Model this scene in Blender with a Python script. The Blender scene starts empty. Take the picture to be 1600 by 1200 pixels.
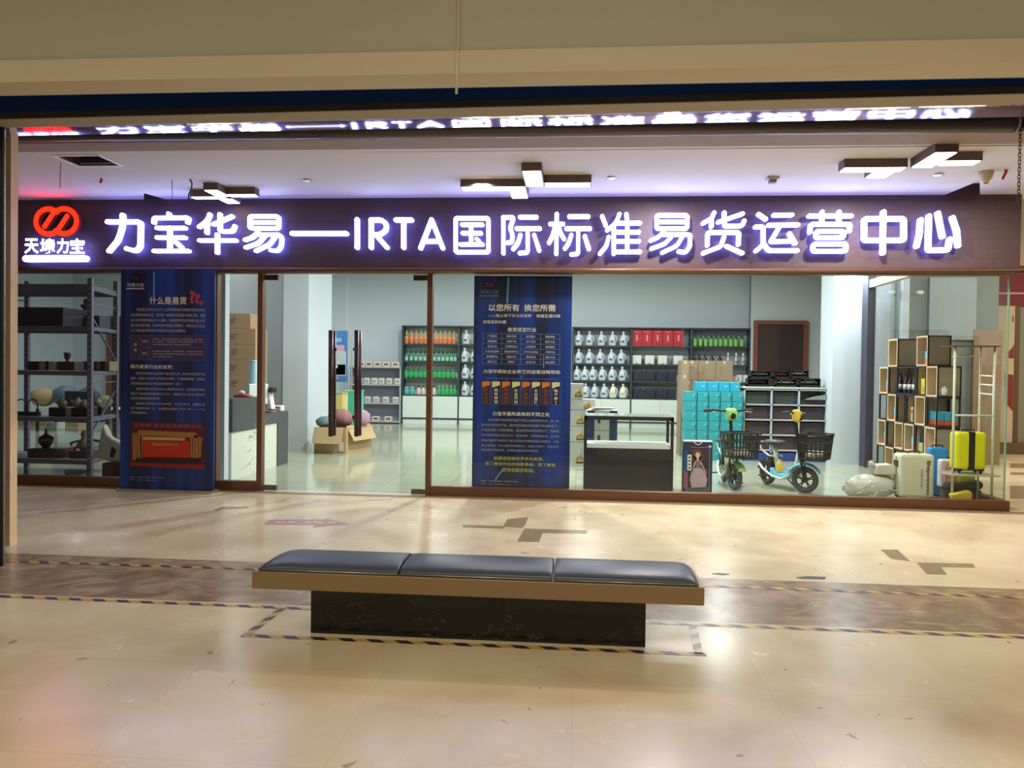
import bpy, bmesh, math, random
from mathutils import Vector, Matrix
random.seed(4)
C = bpy.context.scene.collection
S = bpy.context.scene
PI = math.pi
# ---------------------------------------------------------------- camera
EYE = 1.45; FPX = 1200.0
YAW, PITCH, ROLL = math.radians(4.85), math.radians(-.91), math.radians(.772)
fw = Vector((-math.sin(YAW), math.cos(YAW), 0)); rt = Vector((math.cos(YAW), math.sin(YAW), 0)); up = Vector((0, 0, 1))
f2 = fw*math.cos(PITCH) + up*math.sin(PITCH); u2 = -fw*math.sin(PITCH) + up*math.cos(PITCH)
r3 = rt*math.cos(ROLL) + u2*math.sin(ROLL); u3 = -rt*math.sin(ROLL) + u2*math.cos(ROLL)
cam = bpy.data.objects.new('camera', bpy.data.cameras.new('camera')); C.objects.link(cam)
m = Matrix((r3, u3, -f2)).transposed().to_4x4(); m.translation = (0, 0, EYE); cam.matrix_world = m
cam.data.sensor_width = 36; cam.data.lens = FPX*36/1600; cam.data.clip_start = .05; cam.data.clip_end = 200
S.camera = cam
def at(x, y, Y):          # where a sight line meets the upright plane at depth Y
    d = f2 + r3*((x-800)/FPX) + u3*((600-y)/FPX); t = Y/d.y
    return Vector((d.x*t, Y, EYE+d.z*t))
def az(x, y, Z=0.0):      # where it meets the level plane at height Z
    d = f2 + r3*((x-800)/FPX) + u3*((600-y)/FPX); t = (Z-EYE)/d.z
    return Vector((d.x*t, d.y*t, Z))
# ---------------------------------------------------------------- world, exposure, lights
w = bpy.data.worlds.new('world'); S.world = w; w.use_nodes = True
w.node_tree.nodes['Background'].inputs[0].default_value = (1, .9, .75, 1)
w.node_tree.nodes['Background'].inputs[1].default_value = .05
S.view_settings.view_transform = 'Standard'; S.view_settings.look = 'None'
S.view_settings.exposure = 0.0; S.view_settings.gamma = 1.0; S.view_settings.use_curve_mapping = False
def area(name, loc, sx, sy, power, col, rot=(0, 0, 0), spread=180):
    l = bpy.data.lights.new(name, 'AREA'); l.shape = 'RECTANGLE'; l.size = sx; l.size_y = sy
    l.energy = power; l.color = col; l.spread = math.radians(spread)
    o = bpy.data.objects.new(name, l); C.objects.link(o); o.location = loc; o.rotation_euler = rot
    return o
SHOPC = (.98, 1, .98)
for x, y, p in [(-10.5, 15.5, 60), (-7.2, 12.2, 40), (-6.6, 17.5, 75), (-3.4, 11.6, 45), (-1.2, 11.8, 230), (1.7, 11.8, 230), (-3.2, 17, 130),
                (.2, 17.3, 130), (3.2, 17, 95), (3.7, 11.2, 30)]:
    area('shop_ceiling_lamp', (x, y, 4.12), .5 if p < 120 else .22, .5 if p < 120 else .22, p, SHOPC)
for x, y, p in [(-8.7, 19.3, 10), (-6.7, 14.3, 10), (4.0, 16.5, 8)]:
    area('shop_spot_lamp', (x, y, 4.1), .14, .14, p, (1, .95, .85))
area('shop_wall_washer', (4.5, 12.72, 3.3), .25, .12, 38, (.9, .97, 1), (math.radians(20), 0, 0))
WARM = (1, .86, .66)
for x in (-4.5, 0, 4.5):
    area('mall_ceiling_lamp', (x, 1.0, 4.6), 1.6, 1.6, 72, WARM)
area('mall_ceiling_lamp', (0, -2.5, 4.5), 6, 1.2, 110, WARM, (math.radians(30), 0, 0))
area('mall_side_lamp', (9.5, 11.5, 4.3), 2, 2, 260, (1, .86, .62))
area('corridor_lamp', (4.2, 7.6, 3.35), .12, .12, 30, (1, .9, .75))
area('passage_wall_fill', (6.6, 9.8, 3.9), 1, 1, 72, (1, .97, .93), (math.radians(80), 0, 0))  # unseen fill added and aimed at the passage wall to brighten it
for x in (-1.0, .9, 2.9):
    area('corridor_floor_fill', (x, 7.85, 3.36), .14, .14, 50, (1, .94, .84))  # fill added to brighten the marble, set apart from the modelled downlights
# ---------------------------------------------------------------- materials
def lin(c):
    return tuple(((v/255)/12.92 if v/255 <= .04045 else ((v/255+.055)/1.055)**2.4) for v in c) + (1,)
MC = {}
def mat(name, col=(200, 200, 200), rough=.5, metal=0, emis=0, noise=.06, scale=8, bump=0, coat=0, ecol=None, alpha=None):
    if name in MC: return MC[name]
    m = bpy.data.materials.new(name); m.use_nodes = True; nt = m.node_tree; b = nt.nodes['Principled BSDF']
    c = lin(col); b.inputs['Base Color'].default_value = c; b.inputs['Roughness'].default_value = rough
    b.inputs['Metallic'].default_value = metal; b.inputs['Coat Weight'].default_value = coat
    if emis: b.inputs['Emission Color'].default_value = lin(ecol or col); b.inputs['Emission Strength'].default_value = emis
    if alpha is not None: b.inputs['Alpha'].default_value = alpha
    if noise or bump:
        tc = nt.nodes.new('ShaderNodeTexCoord'); n = nt.nodes.new('ShaderNodeTexNoise'); n.inputs['Scale'].default_value = scale
        n.inputs['Detail'].default_value = 4; nt.links.new(tc.outputs['Object'], n.inputs['Vector'])
        if noise:
            mx = nt.nodes.new('ShaderNodeMix'); mx.data_type = 'RGBA'
            mx.inputs[6].default_value = tuple(v*(1-noise) for v in c[:3])+(1,); mx.inputs[7].default_value = tuple(min(1, v*(1+noise)) for v in c[:3])+(1,)
            nt.links.new(n.outputs['Fac'], mx.inputs[0]); nt.links.new(mx.outputs[2], b.inputs['Base Color'])
        if bump:
            bp = nt.nodes.new('ShaderNodeBump'); bp.inputs['Strength'].default_value = bump; bp.inputs['Distance'].default_value = .01
            nt.links.new(n.outputs['Fac'], bp.inputs['Height']); nt.links.new(bp.outputs[0], b.inputs['Normal'])
    MC[name] = m; return m
def glass(name, tint, refl=1.0):
    m = bpy.data.materials.new(name); m.use_nodes = True; nt = m.node_tree; nt.nodes.clear()
    o = nt.nodes.new('ShaderNodeOutputMaterial'); mx = nt.nodes.new('ShaderNodeMixShader'); t = nt.nodes.new('ShaderNodeBsdfTransparent')
    g = nt.nodes.new('ShaderNodeBsdfGlossy'); g.inputs['Roughness'].default_value = .02; lw = nt.nodes.new('ShaderNodeLayerWeight'); p = nt.nodes.new('ShaderNodeMath'); p.operation = 'POWER'; p.inputs[1].default_value = 5
    f = nt.nodes.new('ShaderNodeMath'); f.operation = 'MULTIPLY_ADD'; f.inputs[1].default_value = .8; f.inputs[2].default_value = .022
    nt.links.new(lw.outputs['Facing'], p.inputs[0]); nt.links.new(p.outputs[0], f.inputs[0]); t.inputs[0].default_value = tint
    nt.links.new(f.outputs[0], mx.inputs[0]); nt.links.new(t.outputs[0], mx.inputs[1]); nt.links.new(g.outputs[0], mx.inputs[2]); nt.links.new(mx.outputs[0], o.inputs[0])
    return m
GLASS = glass('storefront_glass', (.955, .98, .97, 1)); CLEAR = glass('clear_glass', (.97, .99, .98, 1)); FILM = glass('clear_film', (.9, .93, .92, 1))
def N(nt, t, **k):
    n = nt.nodes.new(t)
    for a, v in k.items(): setattr(n, a, v)
    return n
def floor_mat():
    m = bpy.data.materials.new('mall_marble'); m.use_nodes = True; nt = m.node_tree; b = nt.nodes['Principled BSDF']; L = nt.links.new
    tc = N(nt, 'ShaderNodeTexCoord'); sp = N(nt, 'ShaderNodeSeparateXYZ'); L(tc.outputs['Object'], sp.inputs[0])
    def noise(sc, det, dist=0, vec=None):
        n = N(nt, 'ShaderNodeTexNoise'); n.inputs['Scale'].default_value = sc; n.inputs['Detail'].default_value = det; n.inputs['Distortion'].default_value = dist
        L(vec or tc.outputs['Object'], n.inputs['Vector']); return n
    def ramp(src, stops):
        r = N(nt, 'ShaderNodeValToRGB'); e = r.color_ramp.elements
        while len(e) < len(stops): e.new(.5)
        for i, (p, c) in enumerate(stops): e[i].position = p; e[i].color = lin(c) if len(c) == 3 else c
        L(src, r.inputs[0]); return r
    def mix(f, a, c, mode='MIX'):
        x = N(nt, 'ShaderNodeMix'); x.data_type = 'RGBA'; x.blend_type = mode
        if isinstance(f, float): x.inputs[0].default_value = f
        else: L(f, x.inputs[0])
        L(a, x.inputs[6]); L(c, x.inputs[7]); return x
    base = ramp(noise(1.1, 8, .8).outputs['Fac'], [(.15, (186, 164, 134)), (.5, (218, 200, 166)), (.9, (234, 222, 196))])
    band = ramp(noise(3.2, 8, 1.6).outputs['Fac'], [(.3, (128, 105, 84)), (.5, (152, 128, 102)), (.68, (180, 156, 128))])
    # stretched strokes of colour within the darker band
    mp = N(nt, 'ShaderNodeMapping'); mp.inputs['Scale'].default_value = (3, 14, 1); L(tc.outputs['Object'], mp.inputs[0])
    strk = ramp(noise(1.6, 5, .5, mp.outputs[0]).outputs['Fac'], [(.62, (0, 0, 0)), (.7, (255, 255, 255))])
    pale = N(nt, 'ShaderNodeRGB'); pale.outputs[0].default_value = lin((196, 172, 142))
    band2 = mix(strk.outputs[0], band.outputs[0], pale.outputs[0]); band2.inputs[6]
    a1 = N(nt, 'ShaderNodeMath', operation='GREATER_THAN'); a1.inputs[1].default_value = 4.56; L(sp.outputs['Y'], a1.inputs[0])
    a2 = N(nt, 'ShaderNodeMath', operation='LESS_THAN'); a2.inputs[1].default_value = 5.55; L(sp.outputs['Y'], a2.inputs[0])
    a3 = N(nt, 'ShaderNodeMath', operation='MULTIPLY'); L(a1.outputs[0], a3.inputs[0]); L(a2.outputs[0], a3.inputs[1])
    c1 = mix(a3.outputs[0], base.outputs[0], band2.outputs[2])
    # slab joints
    br = N(nt, 'ShaderNodeTexBrick'); br.offset = 0; br.inputs['Scale'].default_value = 1; br.inputs['Brick Width'].default_value = .9; br.inputs['Row Height'].default_value = .9
    br.inputs['Mortar Size'].default_value = .003; br.inputs['Color1'].default_value = (1, 1, 1, 1); br.inputs['Color2'].default_value = (.95, .945, .93, 1); br.inputs['Mortar'].default_value = (.91, .89, .86, 1)
    L(tc.outputs['Object'], br.inputs['Vector'])
    c2 = mix(1.0, c1.outputs[2], br.outputs['Color'], 'MULTIPLY')
    pits = ramp(noise(9.0, 3, .6).outputs['Fac'], [(.27, (.62, .5, .42, 1)), (.3, (1, 1, 1, 1))])
    c3 = mix(1.0, c2.outputs[2], pits.outputs[0], 'MULTIPLY')
    L(c3.outputs[2], b.inputs['Base Color'])
    rr = ramp(noise(2.5, 4).outputs['Fac'], [(.3, (.17, .17, .17, 1)), (.7, (.3, .3, .3, 1))]); L(rr.outputs[0], b.inputs['Roughness'])
    b.inputs['Specular IOR Level'].default_value = .36
    return m
def tile_mat():
    m = bpy.data.materials.new('shop_tile'); m.use_nodes = True; nt = m.node_tree; b = nt.nodes['Principled BSDF']; L = nt.links.new
    tc = N(nt, 'ShaderNodeTexCoord'); br = N(nt, 'ShaderNodeTexBrick'); br.offset = 0
    for k, v in {'Scale': 1, 'Brick Width': .8, 'Row Height': .8, 'Mortar Size': .004}.items(): br.inputs[k].default_value = v
    br.inputs['Color1'].default_value = lin((172, 177, 154)); br.inputs['Color2'].default_value = lin((167, 172, 149)); br.inputs['Mortar'].default_value = lin((138, 143, 122))
    L(tc.outputs['Object'], br.inputs['Vector']); L(br.outputs['Color'], b.inputs['Base Color']); b.inputs['Roughness'].default_value = .1
    return m
def sign_mat():
    m = bpy.data.materials.new('sign_relief_panel'); m.use_nodes = True; nt = m.node_tree; b = nt.nodes['Principled BSDF']; L = nt.links.new
    tc = N(nt, 'ShaderNodeTexCoord'); mp = N(nt, 'ShaderNodeMapping'); mp.inputs['Rotation'].default_value = (PI/2, 0, 0); L(tc.outputs['Object'], mp.inputs[0])
    br = N(nt, 'ShaderNodeTexBrick'); br.offset = .5
    for k, v in {'Scale': 1, 'Brick Width': .15, 'Row Height': .105, 'Mortar Size': .006, 'Bias': 0}.items(): br.inputs[k].default_value = v
    br.inputs['Color1'].default_value = lin((84, 63, 66)); br.inputs['Color2'].default_value = lin((85, 64, 67)); br.inputs['Mortar'].default_value = lin((80, 60, 63))
    L(mp.outputs[0], br.inputs['Vector']); L(br.outputs['Color'], b.inputs['Base Color'])
    bp = N(nt, 'ShaderNodeBump'); bp.inputs['Strength'].default_value = .35; bp.inputs['Distance'].default_value = .02; bp.invert = True
    L(br.outputs['Fac'], bp.inputs['Height']); L(bp.outputs[0], b.inputs['Normal']); b.inputs['Roughness'].default_value = .55
    return m
def tape_mat():
    m = bpy.data.materials.new('hazard_tape'); m.use_nodes = True; nt = m.node_tree; b = nt.nodes['Principled BSDF']; L = nt.links.new
    tc = N(nt, 'ShaderNodeTexCoord'); sp = N(nt, 'ShaderNodeSeparateXYZ'); L(tc.outputs['Object'], sp.inputs[0])
    a = N(nt, 'ShaderNodeMath', operation='ADD'); L(sp.outputs['X'], a.inputs[0]); L(sp.outputs['Y'], a.inputs[1])
    mo = N(nt, 'ShaderNodeMath', operation='FRACT'); d = N(nt, 'ShaderNodeMath', operation='DIVIDE'); d.inputs[1].default_value = .155; L(a.outputs[0], d.inputs[0]); L(d.outputs[0], mo.inputs[0])
    g = N(nt, 'ShaderNodeMath', operation='GREATER_THAN'); g.inputs[1].default_value = .5; L(mo.outputs[0], g.inputs[0])
    ns = N(nt, 'ShaderNodeTexNoise'); ns.inputs['Scale'].default_value = 18; L(tc.outputs['Object'], ns.inputs[0])
    mx = N(nt, 'ShaderNodeMix'); mx.data_type = 'RGBA'; mx.inputs[6].default_value = lin((208, 168, 84)); mx.inputs[7].default_value = lin((52, 48, 48)); L(g.outputs[0], mx.inputs[0])
    m2 = N(nt, 'ShaderNodeMix'); m2.data_type = 'RGBA'; m2.blend_type = 'MULTIPLY'; m2.inputs[0].default_value = .35; L(mx.outputs[2], m2.inputs[6]); L(ns.outputs['Color'], m2.inputs[7])
    L(m2.outputs[2], b.inputs['Base Color']); b.inputs['Roughness'].default_value = .4
    return m
def vein_mat(name, col, vein, scale, width, rough, rot=.9):
    m = bpy.data.materials.new(name); m.use_nodes = True; nt = m.node_tree; b = nt.nodes['Principled BSDF']; L = nt.links.new
    tc = N(nt, 'ShaderNodeTexCoord'); mp = N(nt, 'ShaderNodeMapping'); mp.inputs['Rotation'].default_value = (0, rot, 0); mp.inputs['Scale'].default_value = (1, 1, 4.5)
    L(tc.outputs['Object'], mp.inputs[0]); n = N(nt, 'ShaderNodeTexNoise'); n.inputs['Scale'].default_value = scale; n.inputs['Detail'].default_value = 6; L(mp.outputs[0], n.inputs[0])
    r = N(nt, 'ShaderNodeValToRGB'); e = r.color_ramp.elements; e[0].position = .5-width; e[0].color = lin(col); e[1].position = .5; e[1].color = lin(vein); k = e.new(.5+width); k.color = lin(col)
    L(n.outputs['Fac'], r.inputs[0])
    n2 = N(nt, 'ShaderNodeTexNoise'); n2.inputs['Scale'].default_value = scale*1.3; L(tc.outputs['Object'], n2.inputs[0])
    g = N(nt, 'ShaderNodeMath', operation='GREATER_THAN'); g.inputs[1].default_value = .54; L(n2.outputs['Fac'], g.inputs[0])
    mx = N(nt, 'ShaderNodeMix'); mx.data_type = 'RGBA'; mx.inputs[6].default_value = lin(col); L(g.outputs[0], mx.inputs[0]); L(r.outputs[0], mx.inputs[7])
    L(mx.outputs[2], b.inputs['Base Color']); b.inputs['Roughness'].default_value = rough
    return m
def banner_mat():
    m = bpy.data.materials.new('banner_blue_print'); m.use_nodes = True; nt = m.node_tree; b = nt.nodes['Principled BSDF']; L = nt.links.new
    tc = N(nt, 'ShaderNodeTexCoord'); mp = N(nt, 'ShaderNodeMapping'); mp.inputs['Scale'].default_value = (5, 1, .35); L(tc.outputs['Object'], mp.inputs[0])
    n = N(nt, 'ShaderNodeTexNoise'); n.inputs['Scale'].default_value = 1.1; n.inputs['Detail'].default_value = 3; L(mp.outputs[0], n.inputs[0])
    r = N(nt, 'ShaderNodeValToRGB'); e = r.color_ramp.elements; e[0].position = .42; e[0].color = lin((26, 36, 78)); e[1].position = .72; e[1].color = lin((24, 72, 172))
    L(n.outputs['Fac'], r.inputs[0]); L(r.outputs[0], b.inputs['Base Color']); b.inputs['Roughness'].default_value = .35
    return m
MARBLE = floor_mat(); TILE = tile_mat(); PANEL = sign_mat(); TAPE = tape_mat(); BANNER = banner_mat()
BLACKMARBLE = vein_mat('black_veined_marble', (22, 20, 19), (104, 88, 62), 7, .010, .12, .7)
DARKSTONE = vein_mat('dark_grey_stone', (62, 68, 74), (150, 140, 130), 1.2, .008, .3)
WHITESTONE = vein_mat('white_veined_stone', (222, 226, 212), (120, 130, 120), 1.6, .02, .2)
CEIL = mat('ceiling_paint', (214, 212, 216), .9, noise=.02, scale=1.5)
BULK = mat('bulkhead_paint', (180, 174, 152), .85, noise=.05, scale=.8)
BULK2 = mat('bulkhead_lower_paint', (204, 190, 162), .8, noise=.03, scale=1)
SHOPW = mat('shop_wall_paint', (204, 213, 222), .85, noise=.02, scale=1)
FRAME = mat('brown_metal_frame', (112, 76, 52), .38, .35, noise=.12, scale=5)
TAN = mat('tan_marble', (236, 204, 160), .35, noise=.1, scale=6)
BLK = mat('black_plastic', (30, 30, 33), .45); DKG = mat('dark_grey_rubber', (66, 66, 68), .7); WHT = mat('white_plastic', (235, 237, 235), .4)
STEEL = mat('brushed_steel', (176, 172, 162), .35, .8); CARD = mat('brown_cardboard', (184, 152, 112), .85, noise=.1, scale=20)
RACK = mat('grey_violet_metal', (110, 106, 128), .45, .3); WOOD = mat('dark_red_wood', (96, 58, 46), .5, noise=.2, scale=4)
SHLINE = mat('dark_shelf_edge', (50, 66, 72), .5); SHBACK = mat('shelf_back_grey', (164, 170, 178), .8); SHWHITE = mat('white_cabinet', (222, 230, 222), .5)
LETTER = mat('lit_white_acrylic', (250, 252, 255), .4, emis=4.5, ecol=(208, 214, 255), noise=0)
LETSIDE = mat('letter_side_acrylic', (190, 205, 225), .4, emis=5.2, ecol=(126, 128, 255), noise=0)
LOGORED = mat('lit_red_acrylic', (255, 30, 12), .4, emis=2.6, ecol=(255, 38, 14), noise=0)
CREAMTXT = mat('cream_print', (240, 230, 214), .5); GREYTXT = mat('pale_grey_print', (184, 186, 198), .5); REDTXT = mat('rose_print', (190, 60, 84), .5)
YELTXT = mat('yellow_print', (196, 202, 60), .5); ORG = mat('orange_print', (236, 128, 40), .5); CRM2 = mat('pale_cream_print', (240, 224, 170), .5)
BRN2 = mat('dull_red_brown_print', (150, 84, 74), .5); LINEB = mat('pale_blue_line_print', (120, 134, 180), .5); DKNAVY = mat('dark_navy_print', (16, 20, 44), .4)
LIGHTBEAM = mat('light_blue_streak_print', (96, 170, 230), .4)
# ---------------------------------------------------------------- mesh building
class MB:
    def __init__(s): s.v = []; s.f = []; s.k = []; s.m = []; s.sm = []
    def mi(s, m):
        if m not in s.m: s.m.append(m)
        return s.m.index(m)
    def face(s, idx, m, smooth=False): s.f.append(idx); s.k.append(s.mi(m)); s.sm.append(smooth)
    def add(s, vs): b = len(s.v); s.v += [tuple(v) for v in vs]; return b
    def box(s, x0, x1, y0, y1, z0, z1, m):
        b = s.add([(x, y, z) for z in (z0, z1) for y in (y0, y1) for x in (x0, x1)])
        for f in ((0, 2, 3, 1), (4, 5, 7, 6), (0, 1, 5, 4), (2, 6, 7, 3), (0, 4, 6, 2), (1, 3, 7, 5)): s.face([b+i for i in f], m)
        return s
    def bar(s, p, q, a, h, m, upv=(0, 0, 1)):   # rectangular bar from p to q, a wide, h high
        p = Vector(p); q = Vector(q); d = (q-p).normalized(); u = Vector(upv)
        if abs(d.dot(u)) > .98: u = Vector((0, 1, 0))
        r = d.cross(u).normalized(); u = r.cross(d)
        b = s.add([o + r*i*a/2 + u*j*h/2 for o in (p, q) for j in (-1, 1) for i in (-1, 1)])
        for f in ((0, 2, 3, 1), (4, 5, 7, 6), (0, 1, 5, 4), (2, 6, 7, 3), (0, 4, 6, 2), (1, 3, 7, 5)): s.face([b+i for i in f], m)
        return s
    def tube(s, pts, r, m, n=8, r2=None, cap=True):
        pts = [Vector(p) for p in pts]; rings = []; ref = None
        for i, p in enumerate(pts):
            d = (pts[min(i+1, len(pts)-1)] - pts[max(i-1, 0)]).normalized()
            a = ref if ref is not None and abs(d.dot(ref)) < .9 else (Vector((0, 0, 1)) if abs(d.z) < .9 else Vector((1, 0, 0)))
            u = (a - d*a.dot(d)).normalized(); ref = u; v = d.cross(u)
            rr = r if r2 is None else r + (r2-r)*i/(len(pts)-1)
            rings.append(s.add([p + (u*math.cos(2*PI*k/n) + v*math.sin(2*PI*k/n))*rr for k in range(n)]))
        for a, b in zip(rings, rings[1:]):
            for k in range(n): s.face([a+k, a+(k+1) % n, b+(k+1) % n, b+k], m, True)
        if cap:
            s.face([rings[0]+k for k in range(n)][::-1], m); s.face([rings[-1]+k for k in range(n)], m)
        return s
    def lathe(s, prof, c, m, n=16, sx=1, sy=1, axis='z'):
        c = Vector(c); rings = []
        for r, z in prof:
            vs = []
            for k in range(n):
                a = 2*PI*k/n; p = (r*math.cos(a)*sx, r*math.sin(a)*sy, z)
                if axis == 'y': p = (p[0], p[2], p[1])
                if axis == 'x': p = (p[2], p[0], p[1])
                vs.append(c+Vector(p))
            rings.append(s.add(vs))
        for a, b in zip(rings, rings[1:]):
            for k in range(n): s.face([a+k, a+(k+1) % n, b+(k+1) % n, b+k], m, True)
        s.face([rings[0]+k for k in range(n)][::-1], m); s.face([rings[-1]+k for k in range(n)], m)
        return s
    def ball(s, c, r, m, sx=1, sy=1, sz=1, n=12, jit=0):
        q = n//2
        c = Vector(c); rings = []
        for i in range(1, q):
            t = PI*i/q
            rings.append(s.add([c + Vector((math.sin(t)*math.cos(2*PI*k/n)*sx, math.sin(t)*math.sin(2*PI*k/n)*sy, -math.cos(t)*sz))*r*(1+random.uniform(-jit, jit)) for k in range(n)]))
        lo = s.add([c-Vector((0, 0, sz*r))]); hi = s.add([c+Vector((0, 0, sz*r))])
        for a, b in zip(rings, rings[1:]):
            for k in range(n): s.face([a+k, a+(k+1) % n, b+(k+1) % n, b+k], m, True)
        for k in range(n): s.face([lo, rings[0]+(k+1) % n, rings[0]+k], m, True); s.face([hi, rings[-1]+k, rings[-1]+(k+1) % n], m, True)
        return s
    def prism(s, poly, d, m, plane='xz', lo=0.0):   # extrude a 2D outline; plane xz goes along y, xy along z, yz along x
        n = len(poly)
        def P(a, b, t): return {'xz': (a, t, b), 'xy': (a, b, t), 'yz': (t, a, b)}[plane]
        A = s.add([P(a, b, lo) for a, b in poly]); B = s.add([P(a, b, lo+d) for a, b in poly])
        s.face([A+i for i in range(n)], m); s.face([B+i for i in range(n)][::-1], m)
        for i in range(n): j = (i+1) % n; s.face([A+j, A+i, B+i, B+j], m)
        return s
    def poly(s, pts, m): b = s.add(pts); s.face([b+i for i in range(len(pts))], m); return s
    def obj(s, name, parent=None, loc=None, bev=0, rz=0):
        me = bpy.data.meshes.new(name); me.from_pydata(s.v, [], s.f); me.update()
        for mm in s.m: me.materials.append(mm)
        me.polygons.foreach_set('material_index', s.k); me.polygons.foreach_set('use_smooth', s.sm)
        bm = bmesh.new(); bm.from_mesh(me); bmesh.ops.recalc_face_normals(bm, faces=bm.faces); bm.to_mesh(me); bm.free()
        o = bpy.data.objects.new(name, me); C.objects.link(o)
        if parent: o.parent = parent
        if loc is not None: o.location = loc
        if rz: o.rotation_euler = (0, 0, rz)
        if bev: b = o.modifiers.new('edges', 'BEVEL'); b.width = bev; b.segments = 2; b.limit_method = 'ANGLE'
        return o
def tag(o, label, cat, group=None, kind=None):
    o['label'] = label; o['category'] = cat
    if group: o['group'] = group
    if kind: o['kind'] = kind
    return o
def thing(name, label, cat, loc=(0, 0, 0), rz=0, group=None):
    o = bpy.data.objects.new(name, None); C.objects.link(o); o.location = loc; o.rotation_euler = (0, 0, rz)
    o.empty_display_size = .1
    return tag(o, label, cat, group)
def struct(name, mb, bev=0, label=None):
    o = mb.obj(name, bev=bev); o['kind'] = 'structure'
    if label: o['label'] = label
    return o
def dup(root, loc=None, rz=None, label=None, group=None):
    r = root.copy(); C.objects.link(r)
    if loc is not None: r.location = loc
    if rz is not None: r.rotation_euler = (0, 0, rz)
    if label: r['label'] = label
    if group: r['group'] = group
    for ch in list(root.children):
        c = ch.copy(); C.objects.link(c); c.parent = r
        for g in ch.children: d = g.copy(); C.objects.link(d); d.parent = c
    return r
ORD = ['first', 'second', 'third', 'fourth', 'fifth', 'sixth', 'seventh', 'eighth', 'ninth', 'tenth', 'eleventh', 'twelfth']
def place_row(proto, spots, labels, group):
    """the first spot takes the prototype, the others copies"""
    for i, (p, l) in enumerate(zip(spots, labels)):
        o = proto if not proto.get('used') else dup(proto)
        if o is proto: proto['used'] = 1
        o.location = p; o['label'] = l; o['group'] = group
def unflag(*ps):
    for p in ps:
        for o in [p] + [x for x in bpy.data.objects if x.name.split('.')[0] == p.name.split('.')[0]]:
            if 'used' in o: del o['used']
# text printed as mesh, fitted into a box given by its two corners on an upright plane
def glyphs(txt, bold=0.0):
    cu = bpy.data.curves.new('t', 'FONT'); cu.body = txt; cu.size = 1; cu.offset = bold; cu.resolution_u = 2; cu.fill_mode = 'FRONT'
    o = bpy.data.objects.new('t', cu); C.objects.link(o); dg = bpy.context.evaluated_depsgraph_get()
    me = bpy.data.meshes.new_from_object(o.evaluated_get(dg)); vs = [v.co.copy() for v in me.vertices]; fs = [list(p.vertices) for p in me.polygons]
    bpy.data.objects.remove(o); bpy.data.curves.remove(cu); bpy.data.meshes.remove(me)
    return vs, fs
def put_text(mb, txt, a, b, m, bold=0.0, keep=False, off=Vector((0, 0, 0))):
    """a, b: world points of the upper left and lower right corner on one upright plane facing the viewer"""
    vs, fs = glyphs(txt, bold)
    if not vs: return
    x0 = min(v.x for v in vs); x1 = max(v.x for v in vs); y0 = min(v.y for v in vs); y1 = max(v.y for v in vs)
    W = Vector((b.x-a.x, b.y-a.y, 0)); k = mb.add([Vector((a.x, a.y, b.z)) + off + W*((v.x-x0)/(x1-x0)) + Vector((0, 0, (a.z-b.z)*((v.y-y0)/(y1-y0)))) for v in vs])
    for f in fs: mb.face([k+i for i in f], m)
def pxtext(mb, txt, x0, y0, x1, y1, Y, m, bold=0.0): put_text(mb, txt, at(x0, y0, Y), at(x1, y1, Y), m, bold)
# ================================================================ structure
FY = 8.8                      # storefront plane
mb = MB(); mb.box(-14, 14, -5, 8.86, -.1, 0, MARBLE); mb.box(4.9, 24, 8.86, 26, -.1, 0, MARBLE); struct('floor', mb)
mb = MB(); mb.box(-14.5, 4.9, 8.86, 21.4, -.1, 0.0, TILE); struct('floor', mb)
# brown inlays let into the marble floor
INL = mat('inlay_brown_marble', (146, 126, 100), .22, noise=.2, scale=14)
mb = MB()
for quad in ([(722, 820), (790, 822.5), (786, 826), (724, 824)],
             [(793, 811), (825, 808), (822, 818), (816, 825), (786, 823)],
             [(820, 826), (918, 829), (916, 834), (848, 833), (842, 847), (808, 846)],
             [(334, 797), (346, 792), (388, 792), (386, 794), (350, 795), (340, 798)],
             [(1432, 879), (1520, 881), (1524, 887), (1470, 886), (1480, 898), (1448, 897)],
             [(1376, 859), (1402, 859), (1422, 877), (1392, 873)]):
    mb.prism([tuple(az(x, y).xy) for x, y in quad], .0015, INL, 'xy', .0003)
struct('trim_1', mb)
# dark kerb strip of stone along the glass
mb = MB(); mb.box(-7, 5.2, 8.62, 8.76, 0, .004, INL); struct('trim_2', mb)
# ---- near bulkhead, shutter slot and soffit
SLOT = mat('slot_shade', (22, 60, 126), .5, noise=.3, scale=.5); SLOT2 = mat('slot_brown', (70, 62, 58), .7); TUBE = mat('shutter_tube', (92, 82, 84), .35, .2)
SOFF = mat('soffit_paint', (166, 152, 126), .8); SOFB = mat('beam_edge_paint', (178, 164, 150), .8)
ZS = 3.214; YB = 4.76
mb = MB(); mb.box(-9, 9, YB-.2, YB-.03, ZS+.135, 5.0, BULK); mb.box(-9, 9, YB-.225, YB, ZS, ZS+.135, BULK2); struct('wall_bulkhead', mb)
SEAM = mat('pale_seam_cover', (216, 204, 172), .6)
p = at(716, 2, YB-.22); q = at(713, 146, YB-.24)
mb = MB(); mb.tube([(p.x, YB-.21, 4.9), (p.x, YB-.21, ZS+.15), (q.x, YB-.235, ZS+.13), (q.x, YB-.235, q.z)], .008, SEAM); tag(mb.obj('cable'), 'thin pale cable running down the cream bulkhead to the dark slot', 'cable')
def level(pts, z, zt, m, mb):     # slab below zt with its underside at z through image points on the underside
    mb.prism([tuple(az(x, y, z).xy) for x, y in pts], zt-z, m, 'xy', z)
e0, e1 = az(0, 187, ZS), az(1600, 147, ZS)
def e_at(X_): return e0.y+(e1.y-e0.y)*(X_-e0.x)/(e1.x-e0.x)
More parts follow.
